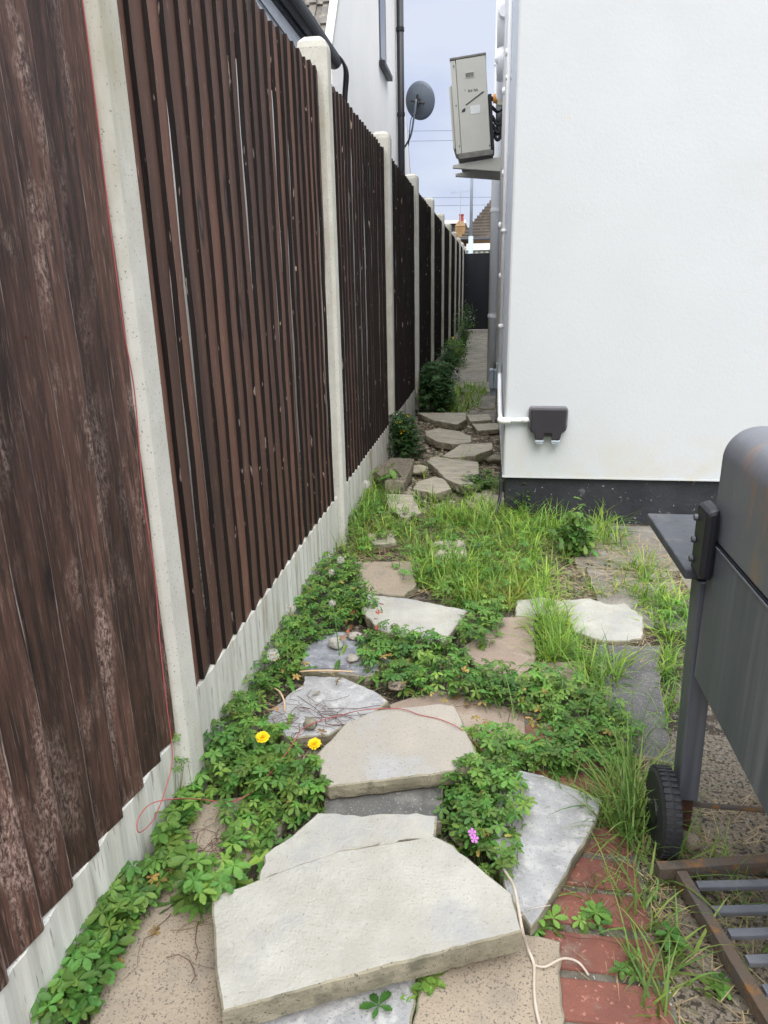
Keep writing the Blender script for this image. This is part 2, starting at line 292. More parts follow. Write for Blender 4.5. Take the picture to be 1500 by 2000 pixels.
# ------------------------------------------------------------------ ground
def hfun(x, y):
    from mathutils import noise as mn
    a = mn.noise((x*3, y*3, 0))*.014+mn.noise((x*11, y*11, 3))*.007+mn.noise((x*37, y*37, 5))*.003
    rub = max(0, min(1, (y-3.7)/.6))*max(0, min(1, (8.2-y)/.8))*(1 if x < .2 else 0)
    a += rub*(mn.noise((x*16, y*12, 9))*.02+mn.noise((x*5, y*4, 2))*.02)
    return -.022+a
xs = np.concatenate([[-120, -40, -12, -5, -2.5, -1.2], np.arange(-.80, 1.6, .03), np.arange(1.7, 4, .25), [6, 12, 40, 120]])
ys = np.concatenate([[-60, -20, -6, -2, -.5, .2], np.arange(.6, 8.5, .03), np.arange(8.6, 24, .3), [30, 50, 90, 200, 400]])
g = MB(); gv = []
for y in ys:
    for x in xs: gv.append((x, y, hfun(x, y) if (-.85 < x < 3 and .4 < y < 22) else -.03))
nx = len(xs); gf = [(j*nx+i, j*nx+i+1, (j+1)*nx+i+1, (j+1)*nx+i) for j in range(len(ys)-1) for i in range(nx-1)]
g.add(gv, gf); tag(g.build('ground', m_soil, loc=(0, 0, 0), fixn=False, smooth=True), kind='structure')
# ------------------------------------------------------------------ slabs
def slab(name, px, z, th, m, label, cat='paving slab', gx=0, gy=0, group=None, jag=.004, side=None, step=.018, sag=0):
    """px: outline in photo pixels met with the slab's own plane; z at the outline's centre, gx / gy its tilt"""
    c = np.mean([PZ(*p, z)[:2] for p in px], 0)
    pts = []
    for p in px:
        q = ray(*p)                     # (0,0,H)+t q on z = z + gx (x-cx) + gy (y-cy)
        t = (z - gx*c[0] - gy*c[1] - H)/(q[2]-gx*q[0]-gy*q[1]); pts.append((q[0]*t, q[1]*t))
    ring = []
    k = len(pts)
    for i in range(k):
        a = np.array(pts[i]); b = np.array(pts[(i+1) % k]); L_ = np.linalg.norm(b-a); n = max(1, int(L_/step))
        nrm = np.array([b[1]-a[1], a[0]-b[0]])/max(L_, 1e-6)
        for j in range(n):
            jj = 0 if j == 0 else random.gauss(0, jag*.45)-(random.random() < .10)*random.uniform(0, jag*1.6)
            ring.append(a+(b-a)*j/n+nrm*jj)
    cc = np.mean(ring, 0); n = len(ring); b = MB(); zf = lambda x, y: z+gx*(x-c[0])+gy*(y-c[1])
    rows = []; kk = 1.0 if m in (m_stone, m_grit) else .35
    for (ins, dz, jj) in ((.004, 0, 0), (.0, -.003, .0005), (-.001, -th*.4, .0012*kk), (.001, -th*.75, .0016*kk), (.004, -th, .002*kk)):
        row = []
        for p in ring:
            d = cc-p; d = d/np.linalg.norm(d); q = p+d*ins+rng.normal(0, 1, 2)*jj; row.append((q[0], q[1], zf(*q)+dz+(random.gauss(0, .0012*kk) if jj else 0)))
        rows.append(row)
    # fan of inner rings so that the worn top can undulate
    inner = []
    for s_ in (.75, .45, .2):
        inner.append([(cc[0]+(p[0]-cc[0])*s_, cc[1]+(p[1]-cc[1])*s_) for p in rows[0]])
    from mathutils import noise as mn
    vtx = [p for r in rows for p in r]
    top = []
    for r in inner: top += [(x, y, zf(x, y)+mn.noise((x*7, y*7, z*30))*.004-sag) for (x, y) in r]
    vtx += top; vtx.append((cc[0], cc[1], zf(*cc)-sag))
    f = [(i*n+(j+1) % n, i*n+j, (i+1)*n+j, (i+1)*n+(j+1) % n) for i in range(len(rows)-1) for j in range(n)]
    nside = len(f)
    o5 = 5*n
    f2 = [(j, (j+1) % n, o5+(j+1) % n, o5+j) for j in range(n)]
    for q in range(2): f2 += [(o5+q*n+j, o5+q*n+(j+1) % n, o5+(q+1)*n+(j+1) % n, o5+(q+1)*n+j) for j in range(n)]
    f2 += [(o5+2*n+j, o5+2*n+(j+1) % n, len(vtx)-1) for j in range(n)]
    f2 += [tuple(4*n+j for j in range(n))]
    b.add(vtx, f, .5, 1); o = len(b.v); b.v = vtx; b.f = f+f2; b.r = [.5]*len(b.f); b.m = [1]*nside+[0]*(len(f2)-1)+[1]
    ob = b.build(name, [m, side or m_edge], smooth=False)
    return tag(ob, label, cat, group)
FG = 'broken paving slabs laid as a path'
slab('paving_slab', [(414, 1769), (414, 1760), (428, 1746), (470, 1732), (503, 1718), (554, 1699), (624, 1674), (680, 1658), (850, 1632), (885, 1650), (1002, 1746), (1016, 1800), (1021, 1816), (727, 1895), (433, 1975), (421, 1900)],
     .10, .05, m_white, 'largest pale dimpled slab, tilted on top at the front of the path', gy=.05, gx=.03, group=FG, jag=.0016)
slab('paving_slab', [(504, 1722), (504, 1716), (514, 1671), (554, 1643), (619, 1587), (745, 1588), (853, 1593), (850, 1634), (680, 1662), (624, 1680), (554, 1705)],
     .098, .045, m_white, 'cracked off back piece of the largest pale slab, behind its wavy crack', gy=.04, gx=.02, group=FG, jag=.007)
slab('paving_slab', [(674, 1412), (730, 1388), (800, 1380), (862, 1374), (888, 1378), (898, 1396), (908, 1420), (940, 1488), (884, 1506), (642, 1536), (626, 1526), (626, 1500), (610, 1480), (642, 1448)],
     .085, .04, m_cream, 'cream raised slab with a chunky front edge, below the red twine', gy=.03, group=FG, jag=.0025)
slab('paving_slab', [(625, 1600), (636, 1550), (868, 1525), (862, 1605)], .032, .04, m_dark, 'dark grey rough slab wedged between the two pale raised slabs', group=FG)
slab('paving_slab', [(594, 1320), (670, 1322), (730, 1348), (758, 1368), (730, 1392), (674, 1418), (642, 1436), (562, 1442), (515, 1405), (558, 1360), (592, 1336)], .03, .04, m_greyblue,
     'whitish slab covered with dark dry runners, left of the cream slab', group=FG)
slab('paving_slab', [(596, 1262), (646, 1232), (700, 1238), (768, 1292), (712, 1322), (640, 1312), (588, 1306)], .03, .04, m_blue, 'blue grey slab with small loose stones on it', group=FG)
slab('paving_slab', [(700, 1160), (794, 1168), (916, 1192), (890, 1225), (868, 1256), (794, 1246), (742, 1232), (712, 1200)], .045, .04, m_white, 'pale slab just below the thick grass, beside the red leaves', group=FG)
slab('paving_slab', [(905, 1262), (985, 1205), (1042, 1204), (1047, 1330), (960, 1346)], .02, .04, m_pink, 'pinkish brown slab left of the dark joint and light grass tuft', group=FG)
slab('paving_slab', [(760, 1376), (850, 1346), (902, 1358), (1070, 1398), (1100, 1470), (990, 1500), (900, 1460), (780, 1440)], .012, .04, m_pink, 'pinkish brown slab behind the cream raised slab, under the creepers', group=FG)
slab('paving_slab', [(333, 1655), (357, 1600), (393, 1568), (433, 1558), (540, 1552), (560, 1600), (520, 1660), (473, 1710), (400, 1715), (335, 1680)], .02, .04, m_tan, 'small tan slab with dead roots near the concrete post foot', group=FG)
slab('paving_slab', [(150, 2080), (205, 1900), (262, 1800), (320, 1720), (425, 1705), (445, 1850), (500, 2080)], .02, .045, m_tan, 'large speckled tan slab at the bottom left, beside the creeper row', group=FG)
slab('paving_slab', [(800, 2060), (822, 1895), (960, 1830), (1030, 1824), (1095, 1838), (1098, 1960), (1100, 2070)], .03, .045, m_tan, 'tan slab left of the red bricks, crossed by the white cord', group=FG)
slab('paving_slab', [(430, 2070), (500, 1960), (680, 1920), (812, 1880), (812, 1960), (790, 2060)], .025, .04, m_greyblue, 'grey slab mostly hidden under the front edge of the largest slab', group=FG)
slab('paving_slab', [(1015, 1503), (1060, 1513), (1110, 1534), (1177, 1562), (1163, 1607), (1093, 1727), (1057, 1787), (1037, 1812), (990, 1745), (960, 1640), (975, 1540)], .05, .04, m_greyblue,
     'smooth blue grey marbled slab overlapping the red bricks', gx=-.03, group=FG, jag=.0015)
slab('paving_slab', [(1100, 1172), (1150, 1168), (1192, 1180), (1220, 1178), (1258, 1206), (1254, 1247), (1228, 1252), (1177, 1252), (1120, 1232)], .02, .03, m_white, 'ragged pale cream slab among grass left of the barbecue leg', group=FG, jag=.006)
slab('paving_slab', [(1008, 1172), (1060, 1166), (1112, 1176), (1108, 1212), (1040, 1206), (1006, 1202)], .016, .03, m_white, 'small cream slab half covered by the light grass tuft', group=FG, jag=.006)
slab('paving_slab', [(1160, 1258), (1287, 1262), (1289, 1332), (1316, 1490), (1225, 1470), (1185, 1390)], .012, .03, m_dark, 'dark grey flat slab below the ragged pale cream slab', group=FG)
slab('paving_slab', [(1052, 1292), (1140, 1292), (1148, 1352), (1062, 1348)], .012, .03, m_pink, 'small brownish slab right of the dark open joint', group=FG)
slab('paving_slab', [(683, 1097), (803, 1096), (812, 1143), (787, 1164), (705, 1155)], .022, .035, m_tan, 'tan slab left of the thick grass, above the pale slab', group=FG)
slab('paving_slab', [(716, 1043), (767, 1034), (775, 1060), (730, 1064)], .03, .03, m_stone, 'sliver of pale slab in the weeds close to the fence', group=FG)
slab('paving_slab', [(836, 1056), (910, 1054), (912, 1090), (845, 1090)], .035, .03, m_stone, 'pale slab fragment showing through the middle of the grass', group=FG)
slab('paving_slab', [(752, 964), (805, 966), (824, 1002), (790, 1012), (758, 990)], .035, .035, m_stone, 'pale stone slab between the tan block and the grass', group=FG)
slab('paving_slab', [(806, 955), (816, 940), (850, 930), (870, 936), (882, 955), (850, 964)], .035, .05, m_stone, 'rounded stone slab in front of the bent dark gap in the rubble', group=FG, jag=.006)
slab('paving_slab', [(833, 900), (847, 892), (890, 896), (934, 902), (936, 920), (945, 944), (905, 950), (870, 935), (852, 915)], .05, .05, m_stone, 'pale stone slab in the middle of the rubble, lying lower than the tilted one', group=FG, jag=.006)
slab('paving_slab', [(863, 891), (900, 867), (962, 865), (962, 877), (925, 890), (880, 894)], .075, .06, m_stone, 'tilted stone slab showing its thick dark edge by the wall', gx=.08, gy=.04, group=FG, jag=.006)
slab('paving_slab', [(830, 842), (857, 836), (897, 842), (920, 852), (921, 863), (890, 868), (853, 862), (833, 851)], .05, .05, m_stone, 'stone slab right of the yellow flowered bush beside the fence', group=FG, jag=.008)
slab('paving_slab', [(815, 806), (910, 806), (911, 818), (893, 829), (847, 821)], .045, .05, m_stone, 'long stone slab at the far side of the rubble, by the white ball stone', group=FG, jag=.008)
slab('paving_slab', [(922, 828), (974, 826), (974, 838), (933, 841)], .03, .04, m_stone, 'small stone slab by the wall, beside the long far slab', group=FG, jag=.006)
slab('paving_slab', [(912, 811), (955, 808), (960, 820), (918, 823)], .02, .04, m_stone, 'smallest stone slab right of the far long slab', group=FG, jag=.006)
slab('paving_slab', [(905, 975), (960, 950), (985, 960), (988, 1000), (940, 1012)], .01, .03, m_stone, 'stone slab at the foot of the wall corner, by the black cable', group=FG, jag=.006)
slab('paving_slab', [(728, 915), (765, 894), (809, 896), (802, 915), (790, 940), (752, 938)], .09, .08, m_grit, 'thick pebbled concrete block against the fence', cat='concrete block', side=m_edge, jag=.005)
# patio flags on the right
PG = 'grey patio flags around the barbecue'
def flag(x0, y0, x1, y1, m, label, z=.0, group=PG, name='patio_flag', th=.04, jag=.004):
    j = lambda: random.uniform(-.012, .012)
    pts = [(x0+j(), y0+j()), (x1+j(), y0+j()), (x1+j(), y1+j()), (x0+j(), y1+j())]
    px = []
    for p in pts:
        c = RW.T @ (np.array([p[0], p[1], z])-np.array([0, 0, H])); px.append((c[0]/c[2]*F+750, c[1]/c[2]*F+1000))
    return slab(name, px, z, th, m, label, cat='flagstone', group=group, jag=jag, gx=random.uniform(-.008, .008), gy=random.uniform(-.008, .008), step=.04)
flag(.45, 2.42, .80, 2.95, m_patio, 'grey flag left of the ragged joint, behind the pale cream slab')
flag(.83, 2.42, 1.35, 2.95, m_patio, 'grey flag seen beneath the barbecue side shelf')
flag(.40, 2.98, .95, 3.58, m_patio, 'weedy flag against the black plinth, left one')
flag(.98, 2.98, 1.60, 3.58, m_patio, 'flag against the black plinth, right behind the barbecue')
flag(.70, 1.80, 1.35, 2.38, m_patio, 'cracked flag visible between barbecue leg and firebox')
flag(.43, 1.30, 1.30, 1.77, m_grit, 'rough pebbly concrete flag under the barbecue wheel', z=.0)
flag(.36, .50, 1.30, 1.27, m_grit, 'rough concrete flag under the rusty grate', z=-.004)
flag(.30, 1.50, .40, 1.62, m_patio, 'small grey flag remnant beside the bricks under the grass')
# alley flags
AG = 'flagstones along the narrow alley'
ORD = ['first', 'second', 'third', 'fourth', 'fifth', 'sixth', 'seventh', 'eighth', 'ninth', 'tenth', 'eleventh', 'twelfth', 'thirteenth', 'fourteenth', 'fifteenth', 'sixteenth', 'seventeenth', 'eighteenth', 'nineteenth', 'twentieth', 'twenty-first', 'twenty-second', 'twenty-third', 'twenty-fourth', 'twenty-fifth']
y = 19.95; k = 0
while y > 8.6:
    d = random.choice([.40, .55, .75, .9, 1.1])
    flag(-.52, y-d, .075, y-.008, m_alley, f'{ORD[k]} worn flagstone from the black gate in the alley', z=-.002+random.uniform(-.0015, .0015), group=AG, name='alley_flagstone', th=.05, jag=.012)
    y -= d; k += 1
flag(-.20, 7.2, .075, 8.3, m_patio, 'dark cracked flag by the soil pipe foot and grey box', z=-.002, group=AG, name='alley_flagstone')
flag(-.22, 6.45, .075, 7.1, m_patio, 'dark flag nearer than the grey box, strewn with debris', z=-.004, group=AG, name='alley_flagstone')
# bricks (edging course) and mortar bed
b = MB(); b.box((.125, .70, -.05), (.345, 1.80, .0115)); tag(b.build('mortar_bed', m_mortar), kind='structure')
y = .80; k = 0
while y < 1.66:
    b = MB(); x0 = .128+random.uniform(-.004, .004); a = random.uniform(-.006, .006)
    b.hexa([(x0, y, -.05), (x0+.212, y+a, -.05), (x0+.212, y+.078+a, -.05), (x0, y+.078, -.05), (x0, y, .018), (x0+.212, y+a, .016), (x0+.212, y+.078+a, .017), (x0, y+.078, .018)])
    tag(b.build('paving_brick', m_brick, bevel=.004), f'{ORD[k]} red brick of the edging strip, counted from the front', 'brick', 'red bricks in the edging strip')
    y += .095+random.uniform(-.004, .004); k += 1
# loose stones
def rock(name, px, py, z, r, m, label, sq=.6, base=0):
    c = PZ(px, py, base); bm = bmesh.new(); bmesh.ops.create_icosphere(bm, subdivisions=3, radius=1)
    from mathutils import noise as mn
    sx, sy = random.uniform(.8, 1.25), random.uniform(.8, 1.1); o = random.random()*20
    b = MB()
    for v in bm.verts:
        p = v.co*(1+.35*mn.noise(v.co*1.1+Vector((o, 0, 0)))+.09*mn.noise(v.co*3.5+Vector((o, 0, 0)))); b.v.append((c[0]+p.x*r*sx, c[1]+p.y*r*sy, z+r*sq+p.z*r*sq))
    b.f = [tuple(q.index for q in f.verts) for f in bm.faces]; b.r = [.5]*len(b.f); b.m = [0]*len(b.f); bm.free()
    return tag(b.build(name, m, smooth=m is not m_white), label, 'stone')
rock('stone', 658, 1280, .03, .022, m_white, 'white stone standing on the blue grey slab', .9)
rock('stone', 690, 1306, .03, .020, m_cream, 'cream stone at the front edge of the blue grey slab', .5)
rock('stone', 694, 1262, .03, .024, m_cream, 'buff stone behind the white one, half under leaves', .5)
rock('stone', 775, 1356, .02, .028, m_grit, 'rough gritty lump behind the cream raised slab', .5)
rock('stone', 608, 1440, .03, .020, m_edge, 'brown lump behind the right hand dandelion flower', .8)
rock('stone', 1345, 1655, .0, .022, m_tan, 'smooth tan stone at the foot of the barbecue leg', .8)
rock('stone', 839, 803, 0, .045, m_white, 'round whitish stone at the far end of the rubble', .8)
rock('stone', 862, 803, 0, .05, m_brick, 'red brick fragment next to the round whitish stone', .35)
rock('stone', 910, 1650, .02, .035, m_tan, 'mossy tan stone under the pink flower', .4)
rock('stone', 818, 925, 0, .06, m_stone, 'lump between the pebbled block and the rounded slab', .5)
rock('stone', 965, 905, 0, .06, m_edge, 'grey rubble lump against the side wall', .5)
rock('stone', 800, 970, .0, .035, m_edge, 'small rubble lump by the pebbled concrete block', .5)
rock('stone', 900, 1285, .0, .001, m_edge, 'x') if False else None
# gravel / rubble bits = stuff
b = MB()
ico = bmesh.new(); bmesh.ops.create_icosphere(ico, subdivisions=1, radius=1); IV = [v.co.copy() for v in ico.verts]; IF = [tuple(v.index for v in f.verts) for f in ico.faces]; ico.free()
def pebble(x, y, z, r, m=0):
    q = Matrix.Rotation(random.random()*6, 3, 'Z'); s = (random.uniform(.7, 1.4), random.uniform(.6, 1), random.uniform(.35, .8))
    b.add([(x+(q@Vector((v.x*s[0], v.y*s[1], v.z*s[2])))[0]*r*random.uniform(.85, 1.15), y+(q@Vector((v.x*s[0], v.y*s[1], 0)))[1]*r*random.uniform(.85, 1.15), z+v.z*s[2]*r) for v in IV], IF, None, m)
for i in range(2600):
    x = random.uniform(-.7, .08); y = random.uniform(3.7, 8.2); pebble(x, y, hfun(x, y)+.004, random.choice([.004, .006, .009, .013, .02]), random.choice([0, 0, 1, 2]))
for i in range(900):
    x = random.uniform(.08, 1.2); y = random.uniform(.8, 3.5); pebble(x, y, hfun(x, y)+.002, random.choice([.003, .004, .005, .008]), random.choice([0, 1, 2]))
for i in range(900):
    x = random.uniform(-.7, .3); y = random.uniform(.75, 3.6); pebble(x, y, hfun(x, y)+.002, random.choice([.003, .004, .006, .01]), random.choice([0, 1, 2]))
tag(b.build('gravel', [m_edge, m_stone, m_tan], loc=(0, 0, 0), smooth=False), 'loose grit and small rubble between the slabs', 'gravel', kind='stuff')
b = MB()
for (px, py, n, sp) in ((640, 1560, 16, .03), (870, 1600, 22, .03), (900, 1620, 30, .04), (700, 1350, 20, .05), (1050, 1345, 20, .04), (1180, 1500, 24, .05), (560, 1640, 18, .04), (1330, 1720, 20, .05), (1090, 1830, 14, .03), (815, 1960, 20, .03), (700, 1090, 20, .06), (1120, 1100, 26, .1), (420, 1560, 14, .04), (1250, 1880, 22, .06)):
    c = PZ(px, py, .0)
    for i in range(n): x, y = c[0]+random.gauss(0, sp), c[1]+random.gauss(0, sp*.6); pebble(x, y, .004, random.uniform(.003, .009))
tag(b.build('moss', mat('green moss', (.10, .12, .03), (.06, .075, .02), 60, .95, bump=1, bs=220), loc=(0, 0, 0), smooth=True), 'small moss cushions in the joints between slabs', 'moss', kind='stuff')
# ------------------------------------------------------------------ fence
XF = -.71
PY_R = [1.42+1.87*k for k in range(-1, 11)]          # far edge of each post
PN = ['nearest', 'second', 'third', 'fourth', 'fifth', 'sixth', 'seventh', 'eighth', 'ninth', 'tenth', 'eleventh']
def post(yr, label):
    y0, y1, x0, x1, ch = yr-.10, yr, -.805, -.683, .014; zt = 2.155
    prof = [(x0, y0), (x1-ch, y0), (x1, y0+ch), (x1, y1-ch), (x1-ch, y1), (x0, y1)]
    b = MB(); v = []; cx, cy = (x0+x1)/2, (y0+y1)/2
    levels = [(-.1, 1), (.4, 1), (.9, 1), (1.4, 1), (zt-.03, 1), (zt-.008, .92), (zt+.012, .55)]
    for z, s_ in levels: v += [(cx+(x-cx)*s_+random.uniform(-.0008, .0008), cy+(yy-cy)*s_, z) for x, yy in prof]
    n = len(prof); f = [(i*n+j, i*n+(j+1) % n, (i+1)*n+(j+1) % n, (i+1)*n+j) for i in range(len(levels)-1) for j in range(n)]+[tuple(range(n-1, -1, -1)), tuple(range((len(levels)-1)*n, len(levels)*n))]
    b.add(v, f); o = b.build('concrete_post', m_post, bevel=.003); tag(o, label, 'fence post', 'concrete fence posts')
for k, yr in enumerate(PY_R[1:]):
    if k == 0: lab = 'nearest concrete fence post, widest, with red twine down it'
    else: lab = f'{PN[k]} concrete fence post along the fence from the camera'
    post(yr, lab)
def panel(y0, y1, z0, z1, thick_far, m, label, group, pitch=.083, zsl=0):
    t = empty('fence_panel', (XF-.02, (y0+y1)/2, z0), label, 'fence panel', group)
    b = MB(); n = max(1, round((y1-y0)/pitch)); P_ = (y1-y0)/n; gaps = [random.uniform(.010, .021) if (not thick_far and random.random() < (.55 if y0 < 6 else .12)) else 0 for _ in range(n+1)]; gph = [random.uniform(.2, .8) for _ in range(n+1)]
    for i in range(n):
        yy = y0+i*P_; r = random.random()
        ov = P_+random.choice([.012, .010, .008]) if not thick_far else P_+.012
        a0 = yy; a1 = min(yy+ov, y1); tk, tn = .0135+random.uniform(-.001, .002), .004
        w0 = random.uniform(-.003, .003); lean = random.uniform(-.002, .002)
        zt = z1+random.uniform(-.006, .006); zb = z0+random.uniform(-.004, .004)
        segs = 16
        V_ = []
        bow = random.uniform(-.003, .003); ph = random.random()*6
        for s in range(segs+1):
            z = zb+(zt-zb)*s/segs; o_ = bow*math.sin(math.pi*s/segs)+.0012*math.sin(ph+s*1.7); og = lean*(s/segs-.5)*2
            gp = gaps[i+1]*max(0, 1-abs(s/segs-gph[i+1])/.38)+(ov-P_)*(1 if gaps[i+1] and abs(s/segs-gph[i+1]) < .38 else 0); zz1 = z+(zsl*(yy-y0) if s == segs else 0)
            z = zz1
            if thick_far: A = XF-.021+tn+o_; B = XF+.006+w0*.5+o_; back0, back1 = XF-.022+o_, XF-.012+o_
            else: A = XF+w0*.4+o_; B = XF-.0125+o_*.3; back0, back1 = XF-.014+o_, XF-.0175
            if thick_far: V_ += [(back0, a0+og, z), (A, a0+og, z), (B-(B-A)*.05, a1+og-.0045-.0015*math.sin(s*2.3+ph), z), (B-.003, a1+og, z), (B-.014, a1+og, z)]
            else:
                V_ += [(A-tk, a0+og, z), (A, a0+og, z), (B, a1+og-gp, z), (B-.004, a1+og-gp, z)]
        faces = []; mm = []; nv = 5 if thick_far else 4
        for s in range(segs):
            for j in range(nv):
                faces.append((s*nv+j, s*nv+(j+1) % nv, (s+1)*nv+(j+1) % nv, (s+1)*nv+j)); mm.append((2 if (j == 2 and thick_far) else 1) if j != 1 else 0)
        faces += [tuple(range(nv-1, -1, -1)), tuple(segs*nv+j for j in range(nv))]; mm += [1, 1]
        o0 = len(b.v); b.v += V_; b.f += [tuple(q+o0 for q in f) for f in faces]; b.r += [r]*len(faces); b.m += mm
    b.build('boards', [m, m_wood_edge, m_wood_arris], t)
    if thick_far:
        for i in range(n):
            for zz in (z0+.10, (z0+z1)/2+.02):
                if y0+i*P_ < .5: continue
                q = MB(); q.lathe([(0, .0), (.0028, .0), (.0032, -.004)], (XF-.002, y0+i*P_+P_*.72, zz+random.uniform(-.01, .01)), 'x', 8)
                q.build('nail', m_rust_dk, t)
    for zz in (z0+.06, z1-.13):
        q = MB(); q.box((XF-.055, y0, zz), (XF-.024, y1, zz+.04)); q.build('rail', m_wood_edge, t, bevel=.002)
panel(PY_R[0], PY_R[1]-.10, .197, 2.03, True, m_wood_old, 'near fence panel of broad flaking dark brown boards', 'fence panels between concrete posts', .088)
for k in range(1, 11):
    y0 = PY_R[k]; y1 = PY_R[k+1]-.10 if k+1 < len(PY_R) else y0+1.0
    lab = 'brown fence panel with light slits, between the nearest two concrete posts' if k == 1 else f'{PN[k]} dark brown fence panel counted from the camera'
    panel(y0+.003, y1-.003, .238, 1.978 if k == 1 else 2.05, False, m_wood, lab, 'fence panels between concrete posts', zsl=.032 if k == 1 else 0)
for k in range(0, 11):
    y0 = PY_R[k]; y1 = PY_R[k+1]-.10 if k+1 < len(PY_R) else y0+1.0
    zt = .195 if k == 0 else .236
    b = MB(); n = 60; v = []
    for i in range(n+1):
        yy = y0+.002+(y1-y0-.004)*i/n; dx = .002*(1 if i % 2 else -1)
        v += [(-.712+dx, yy, -.1), (-.712+dx, yy, zt-.001), (-.7135+dx, yy, zt), (-.76, yy, zt), (-.76, yy, -.1)]
    f = [(i*5+j, i*5+(j+1) % 5, (i+1)*5+(j+1) % 5, (i+1)*5+j) for i in range(n) for j in range(5)]+[(0, 1, 2, 3, 4), tuple(n*5+j for j in range(4, -1, -1))]
    b.add(v, f); lab = 'nearest pale concrete gravel board under the flaking panel' if k == 0 else f'{PN[k]} concrete gravel board under the fence, counted from the camera'
    tag(b.build('gravel_board', m_board), lab, 'gravel board', 'concrete gravel boards under the fence')
# ------------------------------------------------------------------ white house on the right
XW, YW = .085, 3.65
h = empty('white_house', (2, 8, 0), 'white rendered house with black plinth filling the right side', 'house')
b = MB(); n = 90
cor = [(XW, 20.6), (XW, YW+.012), (XW+.004, YW+.004), (XW+.012, YW), (5.5, YW), (5.5, 20.6)]
b.prism(cor, lambda x, y: (x, y, .232), lambda x, y: (x, y, 5.6)); 
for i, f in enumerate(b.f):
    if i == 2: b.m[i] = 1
wallo = b.build('wall', [m_render, m_render_blue], h)
_t = m_render.node_tree; _n, _l = _t.nodes, _t.links; _b = _n['Principled BSDF']; _src = _b.inputs['Base Color'].links[0].from_socket
_g = _n.new('ShaderNodeNewGeometry'); _s = _n.new('ShaderNodeSeparateXYZ'); _l.new(_g.outputs['Position'], _s.inputs[0])
_m = _n.new('ShaderNodeMapRange'); _m.inputs[1].default_value = .50; _m.inputs[2].default_value = .22; _l.new(_s.outputs[2], _m.inputs[0])
_q = _n.new('ShaderNodeTexNoise'); _q.inputs['Scale'].default_value = 9; _q.inputs['Detail'].default_value = 8; _l.new(_g.outputs['Position'], _q.inputs['Vector'])
_r = _n.new('ShaderNodeMapRange'); _r.inputs[1].default_value = .42; _r.inputs[2].default_value = .68; _l.new(_q.outputs[0], _r.inputs[0])
_k = _n.new('ShaderNodeMath'); _k.operation = 'MULTIPLY'; _l.new(_m.outputs[0], _k.inputs[0]); _l.new(_r.outputs[0], _k.inputs[1])
_x = _n.new('ShaderNodeMix'); _x.data_type = 'RGBA'; _l.new(_k.outputs[0], _x.inputs[0]); _l.new(_src, _x.inputs[6]); _x.inputs[7].default_value = (.53, .52, .46, 1); _l.new(_x.outputs[2], _b.inputs['Base Color'])
b = MB(); b.box((XW-.002, YW-.004, .224), (5.51, 20.6, .2315)); b.build('drip_bead', m_render, h)
b = MB(); b.box((XW+.018, YW+.022, -.2), (5.48, 20.55, .2175)); b.build('plinth', m_plinth, h)
b = MB(); b.hexa([(XW-.09, YW-.3, 5.6), (5.8, YW-.3, 5.6), (5.8, 20.9, 5.6), (XW-.09, 20.9, 5.6), (2.4, YW+2.5, 7.6), (3.0, YW+2.5, 7.6), (3.0, 17, 7.6), (2.4, 17, 7.6)]); b.build('roof', m_tile, h)
# soil pipe with collars, upper branch
b = MB(); b.tube([(.025, 9.3, -.02), (.025, 9.3, 2.9), (.03, 9.3, 5.7)], .056, 20); sp = b.build('soil_pipe', m_pipe, h, smooth=True)
for z in (.82, 2.05, 3.6): q = MB(); q.tube([(.025, 9.3, z-.02), (.025, 9.3, z+.02)], .063, 20); q.build('collar', m_pipe, sp, smooth=False)
b = MB()
p0 = PY(985, -60, 7.0); p1 = PY(984, 92, 7.0); p2 = PY(980, 155, 7.1)
b.tube([p0, p1], .058, 18); b.tube([p1, PY(980, 118, 7.0), p2], [.05, .05, .045], 16)
b.tube([PY(968, 120, 7.0), PY(1000, 100, 7.0)], .035, 14)
wp = b.build('waste_pipe', m_pipe_w, h, smooth=True)
q = MB(); c = PY(985, 25, 6.95); q.lathe([(.0, -.03), (.045, -.03), (.052, -.01), (.052, .03)], (c[0], c[1]-.03, c[2]), 'y', 18); q.build('access_cap', m_pipe_w, wp)
b = MB(); b.tube([PY(976, 150, 7.4), PY(975, 262, 7.9)], .034, 12); b.build('branch_pipe', m_pipe_w, h, smooth=True)
b = MB(); b.tube([PY(992, 130, 7.1), PY(993, 170, 7.2), PY(990, 205, 7.3)], .04, 12); b.build('branch_pipe', m_pipe_w, h, smooth=True)
# conduits on the alley wall
b = MB(); b.tube([(XW-.018, 5.2, .72), (XW-.018, 5.2, 5.5)], .0135, 10)
for z in (1.25, 1.9, 2.6): b.tube([(XW-.018, 5.2, z-.02), (XW-.018, 5.2, z+.02)], .018, 10)
tag(b.build('conduit', m_pipe_w, smooth=True), 'white conduit running up the alley wall from the grey box', 'conduit', 'conduits on the side wall')
b = MB(); b.tube([(XW-.02, 4.55, .60), (XW-.02, 4.55, 1.9), (XW-.02, 4.5, 5.5)], .0125, 10)
for z in (.95, 1.5, 2.3): b.tube([(XW-.02, 4.55, z-.012), (XW-.02, 4.55, z+.012)], .017, 10)
tag(b.build('conduit', m_pipe_w, smooth=True), 'white conduit nearer the wall corner, rising past the socket branch', 'conduit', 'conduits on the side wall')
b = MB(); b.tube([(XW-.028, 5.5, .9), (XW-.028, 5.5, 5.5)], .016, 10)
for z in (1.6, 2.45): b.tube([(XW-.028, 5.5, z-.02), (XW-.028, 5.5, z+.02)], .021, 10)
tag(b.build('conduit', m_pipe_w, smooth=True), 'cream conduit beside the air conditioner hoses, farthest of the three', 'conduit', 'conduits on the side wall')
